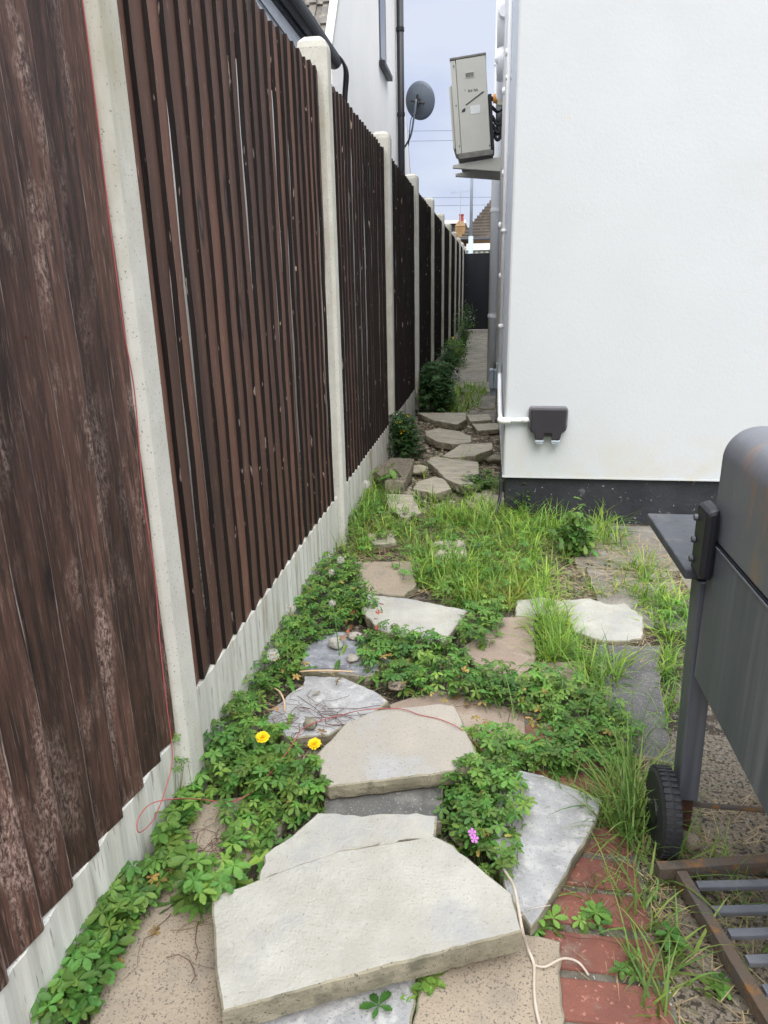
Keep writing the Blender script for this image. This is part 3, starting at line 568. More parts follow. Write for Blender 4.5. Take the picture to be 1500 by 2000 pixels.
b = MB(); pts = catmull([(XW-.02, 4.55, .66), (XW-.022, 4.2, .60), (XW-.022, 3.85, .545), (XW-.02, 3.66, .53)], 5); b.tube(pts, .012, 10)
b.tube(catmull([(XW-.02, 3.68, .53), (XW-.018, 3.632, .53), (XW+.03, 3.628, .532)], 4), .0165, 12)
b.tube([(XW+.02, 3.628, .532), (.205, 3.63, .535)], .012, 12); b.tube([(.17, 3.63, .534), (.21, 3.63, .535)], .0145, 12)
tag(b.build('conduit', m_pipe_w, smooth=True), 'white conduit bending round the wall corner into the outdoor socket', 'conduit')
def jbox(x, y, z0, z1, label, w_=.05, d=.12):
    t = empty('junction_box', (x, y, z0), label, 'junction box')
    b = MB(); b.box((x-w_/2, y, z0), (x+.006, y+d, z1)); b.build('box_body', m_box, t, bevel=.006)
    b = MB(); b.box((x+.009, y+.003, z0+.004), (x+w_/2+.01, y+d-.003, z1-.004)); b.build('box_lid', m_box, t, bevel=.006)
    b = MB(); b.box((x-w_/2+.01, y+.03, z0-.06), (x+w_/2-.008, y+d-.03, z0-.002)); b.build('cable_gland', m_box, t, bevel=.004)
c = PY(961, 765, 6.2); jbox(c[0]+.004, 6.2, PY(961, 760, 6.2)[2], PY(961, 722, 6.2)[2], 'grey junction box jutting into the alley near the soil pipe', .062)
c = PY(975, 745, 4.6); jbox(XW-.028, 4.58, .655, .72, 'small grey box on the conduit at the wall corner', .03, .04)
# outdoor double socket
t = empty('outdoor_socket', (.3, 3.62, .44), 'dark weatherproof double outdoor socket on the white wall', 'socket')
def shp(pts, y0, y1, m, name, bev=.006, par=t):
    b = MB(); b.prism(pts, lambda x, z: (x, y0, z), lambda x, z: (x, y1, z)); return b.build(name, m, par, bevel=bev, seg=3)
W0, W1, Z0, Z1 = .205, .400, .445, .605
sb = shp([(W0, Z1-.012), (W0+.01, Z1), (W1-.01, Z1), (W1, Z1-.012), (W1, .50), (W1-.012, .475), (W1-.03, .468), (W1-.04, .45), (W0+.04, .45), (W0+.03, .468), (W0+.012, .475), (W0, .50)], YW-.035, YW, m_socket_bk, 'backbox', .008)
sh = shp([(W0+.008, Z1-.016), (W0+.016, Z1-.008), (W1-.016, Z1-.008), (W1-.008, Z1-.016), (W1-.012, .53), (W1-.008, .49), (W1-.03, .472), (W1-.036, .44), (W1-.078, .44), (W1-.08, .472), (W0+.08, .472), (W0+.078, .44), (W0+.036, .44), (W0+.03, .472), (W0+.008, .49), (W0+.012, .53)], YW-.062, YW-.0352, m_socket, 'cover', .011)
for xx in (W0+.057, W1-.057):
    b = MB(); b.box((xx-.021, YW-.058, .425), (xx+.021, YW-.034, .4385)); b.box((xx-.018, YW-.054, .416), (xx+.018, YW-.034, .4235)); b.build('latch', m_clip, t, bevel=.003)
b = MB(); b.lathe([(.0, -.003), (.005, -.003), (.005, .004)], ((W0+W1)/2, YW-.050, .462), 'y', 12); b.build('screw', m_black, t)
# black cable at the corner
b = MB(); b.tube(catmull([(XW-.008, YW+.02, .215), (XW-.01, YW-.01, .12), (XW-.03, YW-.06, .05), (XW-.045, YW-.12, .0)], 5), .008, 8)
tag(b.build('cable', m_black, smooth=True), 'black cable leaving the wall corner down into the ground', 'cable')
# ------------------------------------------------------------------ air conditioner on bracket
YA = 7.55
bl = PY(893, 310, YA); br = PY(958, 300, YA)
up = Vector((math.sin(math.radians(-5.0)), 0, math.cos(math.radians(-5.0)))); rt = Vector((up.z, 0, -up.x))
B0 = Vector((PY(892, 309, YA)[0], YA, PY(892, 309, YA)[2]))
t = empty('air_conditioner', tuple(B0), 'beige outdoor air conditioning unit leaning out over the alley', 'air conditioner')
def L3(a, y, c): q = B0+rt*a+up*c; return (q.x, YA+y, q.z)
AW, AH, AD = .33, .83, .85
def abox(a0, a1, y0, y1, c0, c1, name, m, par=t, bev=.008):
    b = MB(); b.hexa([L3(a0, y0, c0), L3(a1, y0, c0), L3(a1, y1, c0), L3(a0, y1, c0), L3(a0, y0, c1), L3(a1, y0, c1), L3(a1, y1, c1), L3(a0, y1, c1)]); return b.build(name, m, par, bevel=bev)
cs = abox(.052, AW, 0, AD, .03, AH, 'side_casing', m_ac)
abox(0, .050, .002, AD, .03, AH, 'front_casing', m_ac, bev=.01)
abox(-.004, AW+.004, -.004, AD, AH+.001, AH+.022, 'top_cover', m_ac_dk, bev=.006)
abox(.02, AW+.02, .0, AD, -.012, .029, 'base_tray', m_ac_dk, bev=.004)
abox(-.032, -.001, .12, .70, .10, .66, 'fan_guard', m_ac, bev=.02)
abox(AW+.001, AW+.035, .05, .5, .05, .52, 'valve_cover', m_black)
hd = MB()
for (a0, a1, c0, c1) in ((.13, .215, .665, .670), (.13, .215, .705, .710), (.13, .135, .670, .705), (.21, .215, .670, .705)):
    hd.hexa([L3(a0, -.004, c0), L3(a1, -.004, c0), L3(a1, -.0, c0), L3(a0, -.0, c0), L3(a0, -.004, c1), L3(a1, -.004, c1), L3(a1, 0, c1), L3(a0, 0, c1)])
hd.build('handle_frame', m_ac, t)
abox(.136, .209, -.0015, -.0002, .671, .704, 'handle_recess', m_ac_dk, bev=0)
abox(.16, .25, -.002, -.0004, .36, .43, 'sticker', m_sticker, bev=0)
b = MB(); b.hexa([L3(.115, -.003, .445), L3(.125, -.003, .44), L3(.125, -.0004, .44), L3(.115, -.0004, .445), L3(.285, -.003, .535), L3(.30, -.003, .53), L3(.30, -.0004, .53), L3(.285, -.0004, .535)]); b.build('graphic_stripe', m_print, t)
b = MB(); b.hexa([L3(.075, -.003, .385), L3(.11, -.003, .39), L3(.11, -.0004, .39), L3(.075, -.0004, .385), L3(.085, -.003, .41), L3(.115, -.003, .42), L3(.115, -.0004, .42), L3(.085, -.0004, .41)]); b.build('graphic_mark', m_print, t)
rot = Matrix((rt, up, Vector((0, -1, 0)))).transposed()
text_mesh('lettering', 'R410A', .034, L3(.195, -.001, .555), rot, m_print, t, ext=.0008)
for (a, c) in ((.03, .78), (.035, .10), (.32, .07), (.028, .45)):
    q = L3(a, -.003, c); b = MB(); b.lathe([(0, -.002), (.006, -.002), (.006, .003)], q, 'y', 8); b.build('screw', m_print, t)
# bracket: two tapered arms
for k, (ya, dz, lab) in enumerate(((YA+.05, 0, 'nearer tapered concrete coloured bracket arm under the air conditioner'), (YA+.62, .0, 'farther bracket arm under the air conditioner'))):
    p = [PY(884, 322, YA+.05), PY(980, 305, YA+.05), PY(980, 331, YA+.05), PY(884, 328, YA+.05)]
    b = MB(); b.prism([(p[0][0], p[0][2]), (XW-.001, p[1][2]), (XW-.001, p[2][2]-.02), (p[3][0], p[3][2])], lambda x, z: (x, ya, z+dz), lambda x, z: (x, ya+.06, z+dz))
    tag(b.build('bracket_arm', m_ac, bevel=.004), lab, 'bracket', 'bracket arms under the air conditioner')
# hoses
hs = [((915, 0), 0)]
for i, (c, lab) in enumerate(((.50, 'topmost black hose between air conditioner and wall'), (.42, 'second black hose from the top behind the air conditioner'), (.34, 'third black hose from the top behind the air conditioner'), (.27, 'fourth black hose from the top behind the air conditioner'), (.20, 'lowest looping black hose behind the air conditioner'))):
    a = Vector(L3(AW+.03, .12, c)); e = Vector((XW-.015, YA+.1, a.z-.02+.03*math.sin(i*2))); mid = (a+e)/2+Vector((0, .0, -.035-.01*i))
    b = MB(); b.tube(catmull([a, mid, e, e+Vector((.0, .05, .15))], 6), .0165, 10); tag(b.build('hose', m_black, smooth=True), lab, 'hose', 'black hoses behind the air conditioner')
c = PY(973, 176, YA); t2 = empty('isolator_switch', c, 'cream isolator box with orange side above the hoses', 'switch')
b = MB(); b.box((c[0]-.0, YA, PY(973, 205, YA)[2]), (c[0]+.055, YA+.08, PY(973, 173, YA)[2])); b.build('box_body', m_cream_pl, t2, bevel=.004)
b = MB(); b.tube([(c[0]-.045, YA+.04, PY(973, 190, YA)[2]), (c[0]-.002, YA+.04, PY(973, 190, YA)[2])], .04, 16); b.build('cable_gland', m_orange, t2, smooth=False)
# ------------------------------------------------------------------ gate
t = empty('gate', (-.35, 20, 0), 'black solid gate closing the far end of the alley', 'gate')
b = MB()
for i in range(8): b.box((-.80+i*.11, 20-.002*(i%2), .03), (-.80+i*.11+.118, 20.03, 1.985+random.uniform(-.004, .004)))
b.build('boards', m_gate, t)
b = MB(); b.box((-.82, 20.03, .2), (.08, 20.06, .3)); b.box((-.82, 20.03, 1.7), (.08, 20.06, 1.8)); b.build('frame', m_gate, t)
b = MB(); b.lathe([(0, -.03), (.018, -.03), (.018, .0)], (-.665, 20, 1.20), 'y', 12); b.build('knob', m_steel, t)
# ------------------------------------------------------------------ neighbouring house on the left
h2 = empty('neighbouring_house', (-3.5, 12, 0), 'white gabled neighbouring house with tiled roof behind the fence', 'house')
XB = -1.75
b = MB(); gab = [(8.42, -.1), (16.1, -.1), (16.1, 3.43), (15.2, 4.83), (13.4, 7.4), (11.3, 7.4), (8.42, 3.62)]
b.prism(gab, lambda y, z: (XB, y, z), lambda y, z: (-6, y, z)); b.build('wall', m_nb_render, h2)
# rear tiled slope (facing the camera side), with stepped courses
b = MB(); dirv = Vector((0, 2.88, 3.78)).normalized(); nn = Vector((0, -dirv.z, dirv.y)); 
for cse in range(14):
    for i in range(14):
        x0 = XB-.06-i*.30; base = Vector((0, 8.36, 3.60))+dirv*(cse*.33)
        for (u0, u1, hh) in ((0, .075, .035), (.075, .15, .012), (.15, .225, .035), (.225, .298, .012)):
            p = [base+nn*(.0+hh), base+dirv*.36+nn*(hh-.025), base+dirv*.36+nn*(-.03), base+nn*-.01]
            b.prism([(0, 0), (1, 0), (1, 1), (0, 1)], lambda a, c, p=p, xx=x0-u0: tuple(Vector((xx, 0, 0))+{(0, 0): p[0], (1, 0): p[1], (1, 1): p[2], (0, 1): p[3]}[(a, c)]), lambda a, c, p=p, xx=x0-u1: tuple(Vector((xx, 0, 0))+{(0, 0): p[0], (1, 0): p[1], (1, 1): p[2], (0, 1): p[3]}[(a, c)]))
rf = b.build('roof', m_tile, h2)
b = MB(); b.prism([(8.30, 3.50), (8.36, 3.66), (11.35, 7.56), (11.40, 7.40)], lambda y, z: (XB+.03, y, z), lambda y, z: (XB-.06, y, z)); b.build('verge', m_ac, h2)
# front slope
b = MB(); b.prism([(16.3, 3.2), (16.35, 3.35), (13.4, 7.6), (11.3, 7.6), (11.3, 7.44), (13.3, 7.44)], lambda y, z: (XB-.01, y, z), lambda y, z: (-6, y, z)); b.build('roof', m_slate, h2)
# window
p0 = PX(742, 122, XB); t3z = p0[2]
wy0, wy1 = PX(741, 100, XB)[1], PX(754, 100, XB)[1]
wn = MB(); wn.box((XB-.05, wy0, 4.42), (XB+.004, wy1, 6.2)); wf = wn.build('window', m_black, h2)
q = MB(); q.box((XB+.005, wy0+.09, 4.5), (XB+.008, wy1-.09, 6.1)); q.build('pane', m_glass, wf)
q = MB(); q.box((XB+.005, wy0-.08, 4.34), (XB+.09, wy1+.08, 4.415)); q.build('sill', m_black, wf, bevel=.005)
# black downpipe
dp = PX(783, 200, XB+.08); b = MB(); b.tube([(XB+.08, dp[1], 0), (XB+.08, dp[1], 7.3)], .062, 16)
dpo = b.build('downpipe', m_black, h2, smooth=True)
for z in (2.6, 4.1, 5.4): q = MB(); q.tube([(XB+.08, dp[1], z-.03), (XB+.08, dp[1], z+.03)], .071, 16); q.build('collar', m_black, dpo)
# extension
b = MB(); b.box((-4.5, 1.0, -.1), (-1.46, 8.40, 2.93)); b.build('extension_wall', m_nb_render, h2)
b = MB(); b.box((-1.455, .95, 2.60), (-1.43, 6.62, 3.0)); b.build('fascia', m_fascia, h2)
b = MB(); n = 10; pr = [( -1.36+.065*math.cos(math.pi+math.pi*i/n), 3.015+.065*math.sin(math.pi+math.pi*i/n)) for i in range(n+1)]
b.prism(pr+[(-1.296, 3.03), (-1.424, 3.03)], lambda x, z: (x, .95, z), lambda x, z: (x, 6.66, z)); b.build('gutter', m_black, h2)
b = MB(); b.prism([(-1.40, 3.0), (-1.62, 3.52), (-4.5, 3.6), (-4.5, 2.9), (-1.40, 2.94)], lambda x, z: (x, 1.0, z), lambda x, z: (x, 6.5, z)); b.build('extension_roof', m_slate, h2)
b = MB(); b.prism([(-1.44, 3.02), (-1.64, 3.57), (-1.80, 3.9), (-1.86, 3.8), (-1.60, 2.96)], lambda x, z: (x, 6.52, z), lambda x, z: (x, 6.66, z)); b.build('flashing', m_lead, h2)
for i in range(3):
    b = MB(); b.tube(catmull([(-1.34-.01*i, 6.35+.02*i, 3.02), (-1.29, 6.72+.05*i, 3.0), (-1.33, 6.88+.05*i, 2.8), (-1.38, 6.9+.05*i, 2.3)], 6), .014, 8); b.build('hose', m_black, h2, smooth=True)
b = MB(); b.tube([(-1.42, 3.5, 2.90), (-1.42, 6.0, 2.80)], .005, 6); b.build('cable', m_black, h2)
# satellite dish on the neighbour's wall
c = Vector(PY(818, 197, 14)); foot = Vector(PY(798, 300, 14.2)); foot.x = XB+.02
t = empty('satellite_dish', tuple(foot), 'grey satellite dish on a thin mast fixed to the neighbouring house', 'satellite dish')
b = MB(); n = 32; ax = Vector((.25, .93, .22)).normalized(); ux = ax.cross(Vector((0, 0, 1))).normalized(); uz = ux.cross(ax)
v = []; rings = 6
for s in (0, 1):
    for i in range(rings+1):
        rr = .29*i/rings; dd = .07*(i/rings)**2+s*.006
        for j in range(n): q = 2*math.pi*j/n; v.append(c+ux*rr*math.cos(q)*.95+uz*rr*1.05*math.sin(q)+ax*dd)
f = [((i)*n+j, i*n+(j+1) % n, (i+1)*n+(j+1) % n, (i+1)*n+j) for i in range(rings) for j in range(n)]
o_ = (rings+1)*n; f += [(o_+i*n+j, o_+(i+1)*n+j, o_+(i+1)*n+(j+1) % n, o_+i*n+(j+1) % n) for i in range(rings) for j in range(n)]
f += [(rings*n+j, rings*n+(j+1) % n, o_+rings*n+(j+1) % n, o_+rings*n+j) for j in range(n)]
b.add(v, f); b.build('reflector', m_dish, t, smooth=True)
bk = c-ax*.06
b = MB(); b.tube([c-ax*.005, bk], .045, 10); b.tube([bk+ux*-.12+uz*.02, bk+ux*.12-uz*.05], .02, 8); b.tube([bk+uz*.10, bk+uz*-.10], .02, 8); b.build('bracket', m_print, t)
b = MB(); b.tube(catmull([bk+Vector((-.02, -.03, .02)), Vector(PY(809, 225, 13.9)), Vector(PY(801, 268, 14)), foot], 5), .018, 10); b.build('mast', m_cable, t, smooth=True)
b = MB(); b.tube(catmull([bk+Vector((.02, -.03, -.02)), Vector(PY(815, 221, 13.9)), Vector(PY(803, 232, 13.9)), Vector(PY(798, 285, 14))], 5), .008, 6); b.build('cable', m_black, t, smooth=True)
b = MB(); b.box((foot.x-.02, foot.y-.06, foot.z-.08), (foot.x+.02, foot.y+.06, foot.z+.08)); b.build('wall_plate', m_galv, t)
# ------------------------------------------------------------------ beyond the gate
h3 = empty('distant_house', (1, 36, 0), 'distant house with brown tiled hip roof beyond the gate', 'house')
ev = PY(915, 465, 36)[2]
b = MB(); R0 = PY(905, 448, 36); 
xl = PY(898, 466, 36)[0]; zt_ = PY(958, 380, 38)[2]
b.hexa([(xl, 36, ev), (12, 36, ev), (12, 46, ev), (xl, 46, ev), (xl+3.2, 38.6, ev+3.9), (11, 38.6, ev+3.9), (11, 43.4, ev+3.9), (xl+3.2, 43.4, ev+3.9)])
for i in range(28):           # tile courses
    f0 = i/28; xx = xl+3.2*f0; yy = 36+2.6*f0; zz = ev+3.9*f0
    b.box((xx-.02, yy-.035, zz-.01), (12-f0, yy+.05, zz+.06))
b.build('roof', m_far_roof, h3)
b = MB(); b.box((xl+.4, 36.4, -.1), (11.6, 45.6, ev-.02)); b.build('wall', m_far_brick, h3)
b = MB(); b.tube([(xl, 35.92, ev-.05), (12, 35.92, ev-.05)], .07, 8); b.build('gutter', m_black, h3)
zf0, zf1 = PY(915, 489, 34)[2], PY(915, 476, 34)[2]
b = MB(); b.box((PY(911, 480, 34)[0], 34, zf0), (6, 36.35, zf1)); b.build('porch_fascia', m_fascia, h3)
b = MB(); b.box((PY(911, 480, 34)[0]+.06, 34.06, -.1), (6, 36.3, zf0-.004)); b.build('porch_wall', m_greyback, h3)
for i in range(4):
    cx = PY(921+i*10, 492, 34)[0]; b = MB()
    for a in range(6):
        q = math.pi*a/6; b.tube([(cx-.10*math.cos(q), 34.04, zf0-.2-.17*math.sin(q)), (cx+.10*math.cos(q), 34.04, zf0-.2+.17*math.sin(q))], .016, 5)
    b.build('leaded_light', m_lattice, h3)
h4 = empty('far_roof', PY(892, 450, 44), 'dark flat roofed building with white fascia left of the chimney', 'house')
p = PY(880, 431, 44); q_ = PY(900, 431, 44)
b = MB(); b.box((p[0]-4, 44, -.1), (q_[0]+.2, 50, p[2]-.18)); b.build('wall', m_slate, h4)
b = MB(); b.box((p[0]-4.2, 43.8, p[2]-.17), (q_[0]+.3, 50.2, p[2]+.0)); b.build('fascia', m_fascia, h4)
ch = PY(899, 432, 42); t = empty('chimney', (ch[0], 42, ch[2]-2), 'yellow brick chimney with a red pot and television aerial', 'chimney')
b = MB(); zb = PY(899, 448, 42)[2]; zs = PY(899, 432, 42)[2]; b.box((ch[0]-.28, 42, zb-3), (ch[0]+.28, 42.6, zs-.25)); b.hexa([(ch[0]-.30, 41.98, zs-.25), (ch[0]+.30, 41.98, zs-.25), (ch[0]+.3, 42.62, zs-.25), (ch[0]-.3, 42.62, zs-.25), (ch[0]-.12, 42.1, zs+.02), (ch[0]+.16, 42.1, zs+.02), (ch[0]+.16, 42.5, zs+.02), (ch[0]-.12, 42.5, zs+.02)]); b.build('stack', m_far_brick, t)
b = MB(); b.lathe([(.13, 0), (.11, .3), (.14, .32), (.14, .38)], (ch[0]+.05, 42.3, zs), 'z', 14); b.build('pot', m_pot, t)
az_ = PY(899, 372, 42)[2]
b = MB(); b.tube([(ch[0], 42, zs-.2), (ch[0], 42, az_)], .018, 6); b.tube([(ch[0]-.5, 42, az_-.08), (ch[0]+.55, 42, az_-.04)], .014, 6)
for i in range(9): xx = ch[0]-.48+i*.12; b.tube([(xx, 41.85+.01*i, az_-.07), (xx, 42.15-.01*i, az_-.07)], .008, 5); b.tube([(xx, 42, az_-.2+.01*i), (xx, 42, az_+.06-.01*i)], .007, 5)
b.tube([(ch[0]-.05, 42, az_+.12), (ch[0]+.45, 42, az_+.04)], .012, 5); b.build('aerial', m_galv, t)
lp0 = PY(918, 560, 28); t = empty('street_pole', (lp0[0], 28, 0), 'pale blue grey tapering street pole behind the gate', 'street pole')
b = MB(); b.tube([(lp0[0], 28, 0), (lp0[0]+.0, 28, 2.9)], .09, 14); b.build('base_column', m_galv, t, smooth=True)
b = MB(); tp = PY(925, 300, 28); b.tube([(lp0[0], 28, 2.9), (lp0[0], 28, 7.2)], [.058, .04], 12); b.build('shaft', m_galv, t, smooth=True)
b = MB(); b.lathe([(.045, 0), (.05, .03), (.02, .08)], (lp0[0], 28, 7.2), 'z', 12); b.build('cap', m_galv, t)
for (pa, pb, Y, lab) in (((790, 256), (900, 255), 30, 'uppermost thin overhead wire across the sky'), ((790, 276), (900, 274), 30, 'second overhead wire, just under the uppermost'), ((840, 386), (960, 385), 32, 'third overhead wire, passing the aerial'), ((840, 402), (960, 400), 32, 'lowest overhead wire, just over the chimney pot')):
    a = Vector(PY(*pa, Y)); e = Vector(PY(*pb, Y)); d = (e-a); b = MB(); b.tube([a-d*4, e+d*4], .009, 5)
    tag(b.build('overhead_wire', m_cable), lab, 'wire', 'overhead wires')
# ------------------------------------------------------------------ barbecue
XBQ, YB0, YB1 = .43, .72, 1.345
t = empty('barbecue', (XBQ+.1, 1.1, 0), 'dark steel box barbecue with side shelf and wheels at the right edge', 'barbecue')
zs, zb, zt = .725, .43, .945; X2 = .98
b = MB(); b.hexa([(XBQ, YB0, zb), (X2, YB0, zb), (X2, YB1-.005, zb), (XBQ, YB1-.005, zb), (XBQ, YB0, zs-.0015), (X2, YB0, zs-.0015), (X2, YB1, zs-.0015), (XBQ, YB1, zs-.0015)]); b.build('firebox', m_bbq, t, bevel=.003)
prof = []; R = .06
prof += [(XBQ+.003, zs+.0015)]
for i in range(13): q = math.pi-math.pi/2*i/12; prof.append((XBQ+.003+R+R*math.cos(q), zt-R+R*math.sin(q)))
for i in range(13): q = math.pi/2-math.pi/2*i/12; prof.append((X2-.003-R+R*math.cos(q), zt-R+R*math.sin(q)))
prof += [(X2-.003, zs+.0015)]
b = MB(); b.prism(prof, lambda x, z: (x, YB0, z), lambda x, z: (x, YB1+.008, z)); ld = b.build('lid', m_bbq_lid, t, bevel=.006, seg=3)
for p in ld.data.polygons: p.use_smooth = True
md = ld.modifiers.new('WN', 'WEIGHTED_NORMAL')
b = MB(); b.box((XBQ-.002, YB0, zs-.004), (XBQ-.0005, YB1-.04, zs-.0002)); b.build('seam_strip', m_steel_l, t)
b = MB(); b.box((XBQ+.001, YB0, zs-.0012), (X2, YB1, zs+.0012)); b.build('gasket', m_black, t)
# side shelf, reaching away behind the firebox
b = MB(); b.box((.394, 1.357, .634), (.93, 1.72, .656)); sh_ = b.build('side_shelf', m_shelf, t, bevel=.004)
b = MB(); b.tube([(.45, .86, .80), (.40, .86, .80), (.40, 1.02, .80), (.45, 1.02, .80)], .007, 8) if False else None
# legs
def leg(x, y):
    b = MB(); d_ = -.014; b.hexa([(x, y, .115), (x+.042, y, .115), (x+.042, y+.05, .115), (x, y+.055, .115), (x+d_, y, .632), (x+.042+d_, y, .632), (x+.042+d_, y+.055, .632), (x+d_, y+.055, .632)]); lg = b.build('leg', m_bbq, t, bevel=.003)
    q = MB(); q.box((x+.006, y+.006, .0), (x+.036, y+.048, .1145)); q.build('rusty_foot', m_rust_dk, lg, bevel=.004)
leg(.434, 1.347); leg(.93, 1.347); leg(.445, .74); leg(.93, .74)
b = MB(); b.hexa([(.405, 1.30, .655), (.4285, 1.30, .655), (.4285, 1.372, .655), (.405, 1.372, .655), (.405, 1.30, .79), (.4285, 1.30, .80), (.4285, 1.372, .80), (.405, 1.372, .79)]); hb = b.build('hinge_bracket', m_black, t, bevel=.008)
for z in (.68, .72, .765): q = MB(); q.lathe([(0, -.006), (.006, -.006), (.007, 0)], (.404, 1.355, z), 'x', 10); q.build('bolt', m_steel, hb)
def wheel(x, y):
    wr = .094; b = MB()
    b.lathe([(.03, -.018), (wr-.012, -.020), (wr-.002, -.014), (wr, 0), (wr-.002, .014), (wr-.012, .020), (.03, .018)], (x, y, wr), 'x', 40)
    for i in range(40):
        q = 2*math.pi*i/40
        for s in (-1, 1):
            u = Vector((0, math.cos(q), math.sin(q))); tt = Vector((0, -math.sin(q), math.cos(q))); c = Vector((x+s*.0085, y, wr))+u*(wr-.001)
            e = [c+Vector((sx*.0072, 0, 0))+tt*st*.0035+u*su*.0028 for su in (-1, 1) for (sx, st) in ((-1, -1), (1, -1), (1, 1), (-1, 1))]
            b.hexa([tuple(p) for p in e])
    wo = b.build('wheel', m_rubber, t)
    q = MB(); q.lathe([(.008, -.023), (.028, -.022), (.03, .0), (.028, .022), (.008, .023)], (x, y, wr), 'x', 20); q.build('hub', m_black, wo)
wheel(.402, 1.335); wheel(1.08, 1.335)
b = MB(); b.tube([(.38, 1.375, .085), (1.11, 1.375, .085)], .006, 10); b.build('axle', m_rust, t)
# ------------------------------------------------------------------ grate on the ground
t = empty('steel_grate', PZ(1400, 1800, 0), 'rusty steel grate with flat slats lying under the barbecue', 'grate')
zt = .055
def bar(p0, p1, w, th, m, name, z=zt):
    a = Vector(PZ(*p0, z)); e = Vector(PZ(*p1, z)); d = (e-a).normalized(); s = Vector((-d.y, d.x, 0))*w/2; b = MB()
    b.hexa([tuple(q) for q in (a-s-Vector((0, 0, th)), e-s-Vector((0, 0, th)), e+s-Vector((0, 0, th)), a+s-Vector((0, 0, th)), a-s, e-s, e+s, a+s)]); return b.build(name, m, t, bevel=.002)
bar((1285, 1690), (1600, 1668), .022, .028, m_rust, 'rail')
bar((1331, 1700), (1560, 2075), .022, .03, m_rust, 'rail', zt-.002)
for (x0, y0) in ((1362, 1726), (1394, 1775), (1424, 1820), (1459, 1872), (1492, 1930)): bar((x0, y0), (1700, y0-8), .017, .012, m_steel_l, 'slat', zt-.006)
bar((1640, 1668), (1900, 2000), .022, .03, m_rust, 'rail', zt-.003)
# ------------------------------------------------------------------ twine, cords, dry runners
b = MB(); xs_ = -.679
P1 = [PX(*p, xs_) for p in ((150, -60), (165, 30), (190, 230), (215, 440), (243, 650), (262, 760), (274, 900), (281, 980), (303, 1130), (312, 1250), (326, 1380), (334, 1440))]
P1 += [PX(336, 1490, -.675), PX(322, 1545, -.665), PX(300, 1600, -.655), PX(272, 1626, -.65), PX(270, 1600, -.655), PX(295, 1570, -.655), PX(345, 1560, -.63)]
P1 += [PZ(400, 1562, .05), PZ(450, 1566, .06), PZ(500, 1540, .07), PZ(560, 1470, .08), PZ(590, 1425, .07), PZ(625, 1408, .05), PZ(668, 1396, .055), PZ(715, 1386, .092), PZ(780, 1384, .094), PZ(820, 1396, .093), PZ(860, 1405, .092), PZ(900, 1424, .09), PZ(925, 1450, .05), PZ(960, 1480, .03)]
b.tube(catmull(P1, 6), .0012, 6); tag(b.build('twine', m_string, smooth=True), 'thin red twine hanging down the post and trailing over the slabs', 'twine')
b = MB(); b.tube(catmull([PZ(985, 1700, .09), PZ(1003, 1730, .11), PZ(1012, 1770, .112), PZ(1020, 1815, .108), PZ(1030, 1850, .05), PZ(1043, 1885, .035), PZ(1043, 1930, .034), PZ(1048, 1975, .035), PZ(1062, 2030, .034)], 6), .003, 7)
b.tube(catmull([PZ(1043, 1885, .036), PZ(1065, 1888, .036), PZ(1100, 1872, .04), PZ(1130, 1880, .03), PZ(1150, 1905, .022)], 6), .0022, 6)
b.tube(catmull([PZ(1015, 1790, .11), PZ(1040, 1775, .06), PZ(1075, 1768, .06)], 6), .001, 5)
tag(b.build('cord', m_cord, smooth=True), 'frayed off white cord over the slabs beside the bricks', 'cord')
b = MB(); b.tube(catmull([PZ(585, 1312, .05), PZ(610, 1310, .06), PZ(650, 1310, .06), PZ(690, 1312, .055)], 5), .003, 7); b.tube(catmull([PZ(525, 1340, .03), PZ(545, 1350, .055), PZ(555, 1370, .05), PZ(556, 1390, .03)], 5), .0028, 7)
tag(b.build('dry_stalk', m_root, smooth=True), 'pale dry stalks lying left of the blue grey slab', 'stalk')
b = MB()
def runners(cx, cy, n, ln, z, spread=1.0):
    c = PZ(cx, cy, z)
    for i in range(n):
        a = random.uniform(0, 6.28)*spread; p = Vector((c[0]+random.gauss(0, .05), c[1]+random.gauss(0, .04), z+.002)); P = [p]
        for k in range(5):
            a += random.gauss(0, .5); p = p+Vector((math.cos(a), math.sin(a)*.7, 0))*ln/5; P.append(Vector((p.x, p.y, z+.002+random.uniform(0, .006))))
        b.tube(P, random.choice([.0004, .0005, .0008]), 5)
runners(630, 1405, 30, .16, .031); runners(560, 1420, 24, .11, .03); runners(400, 1650, 34, .12, .022); runners(300, 1850, 5, .12, .022); runners(350, 1800, 4, .12, .022); runners(850, 1400, 10, .2, .02); runners(1180, 1780, 14, .2, .02); runners(730, 1300, 16, .12, .032); runners(1150, 1650, 8, .15, .02)
tag(b.build('dead_runners', m_twig, loc=(0, 0, 0)), 'tangle of dead brown runners over the slabs', 'runners', kind='stuff')
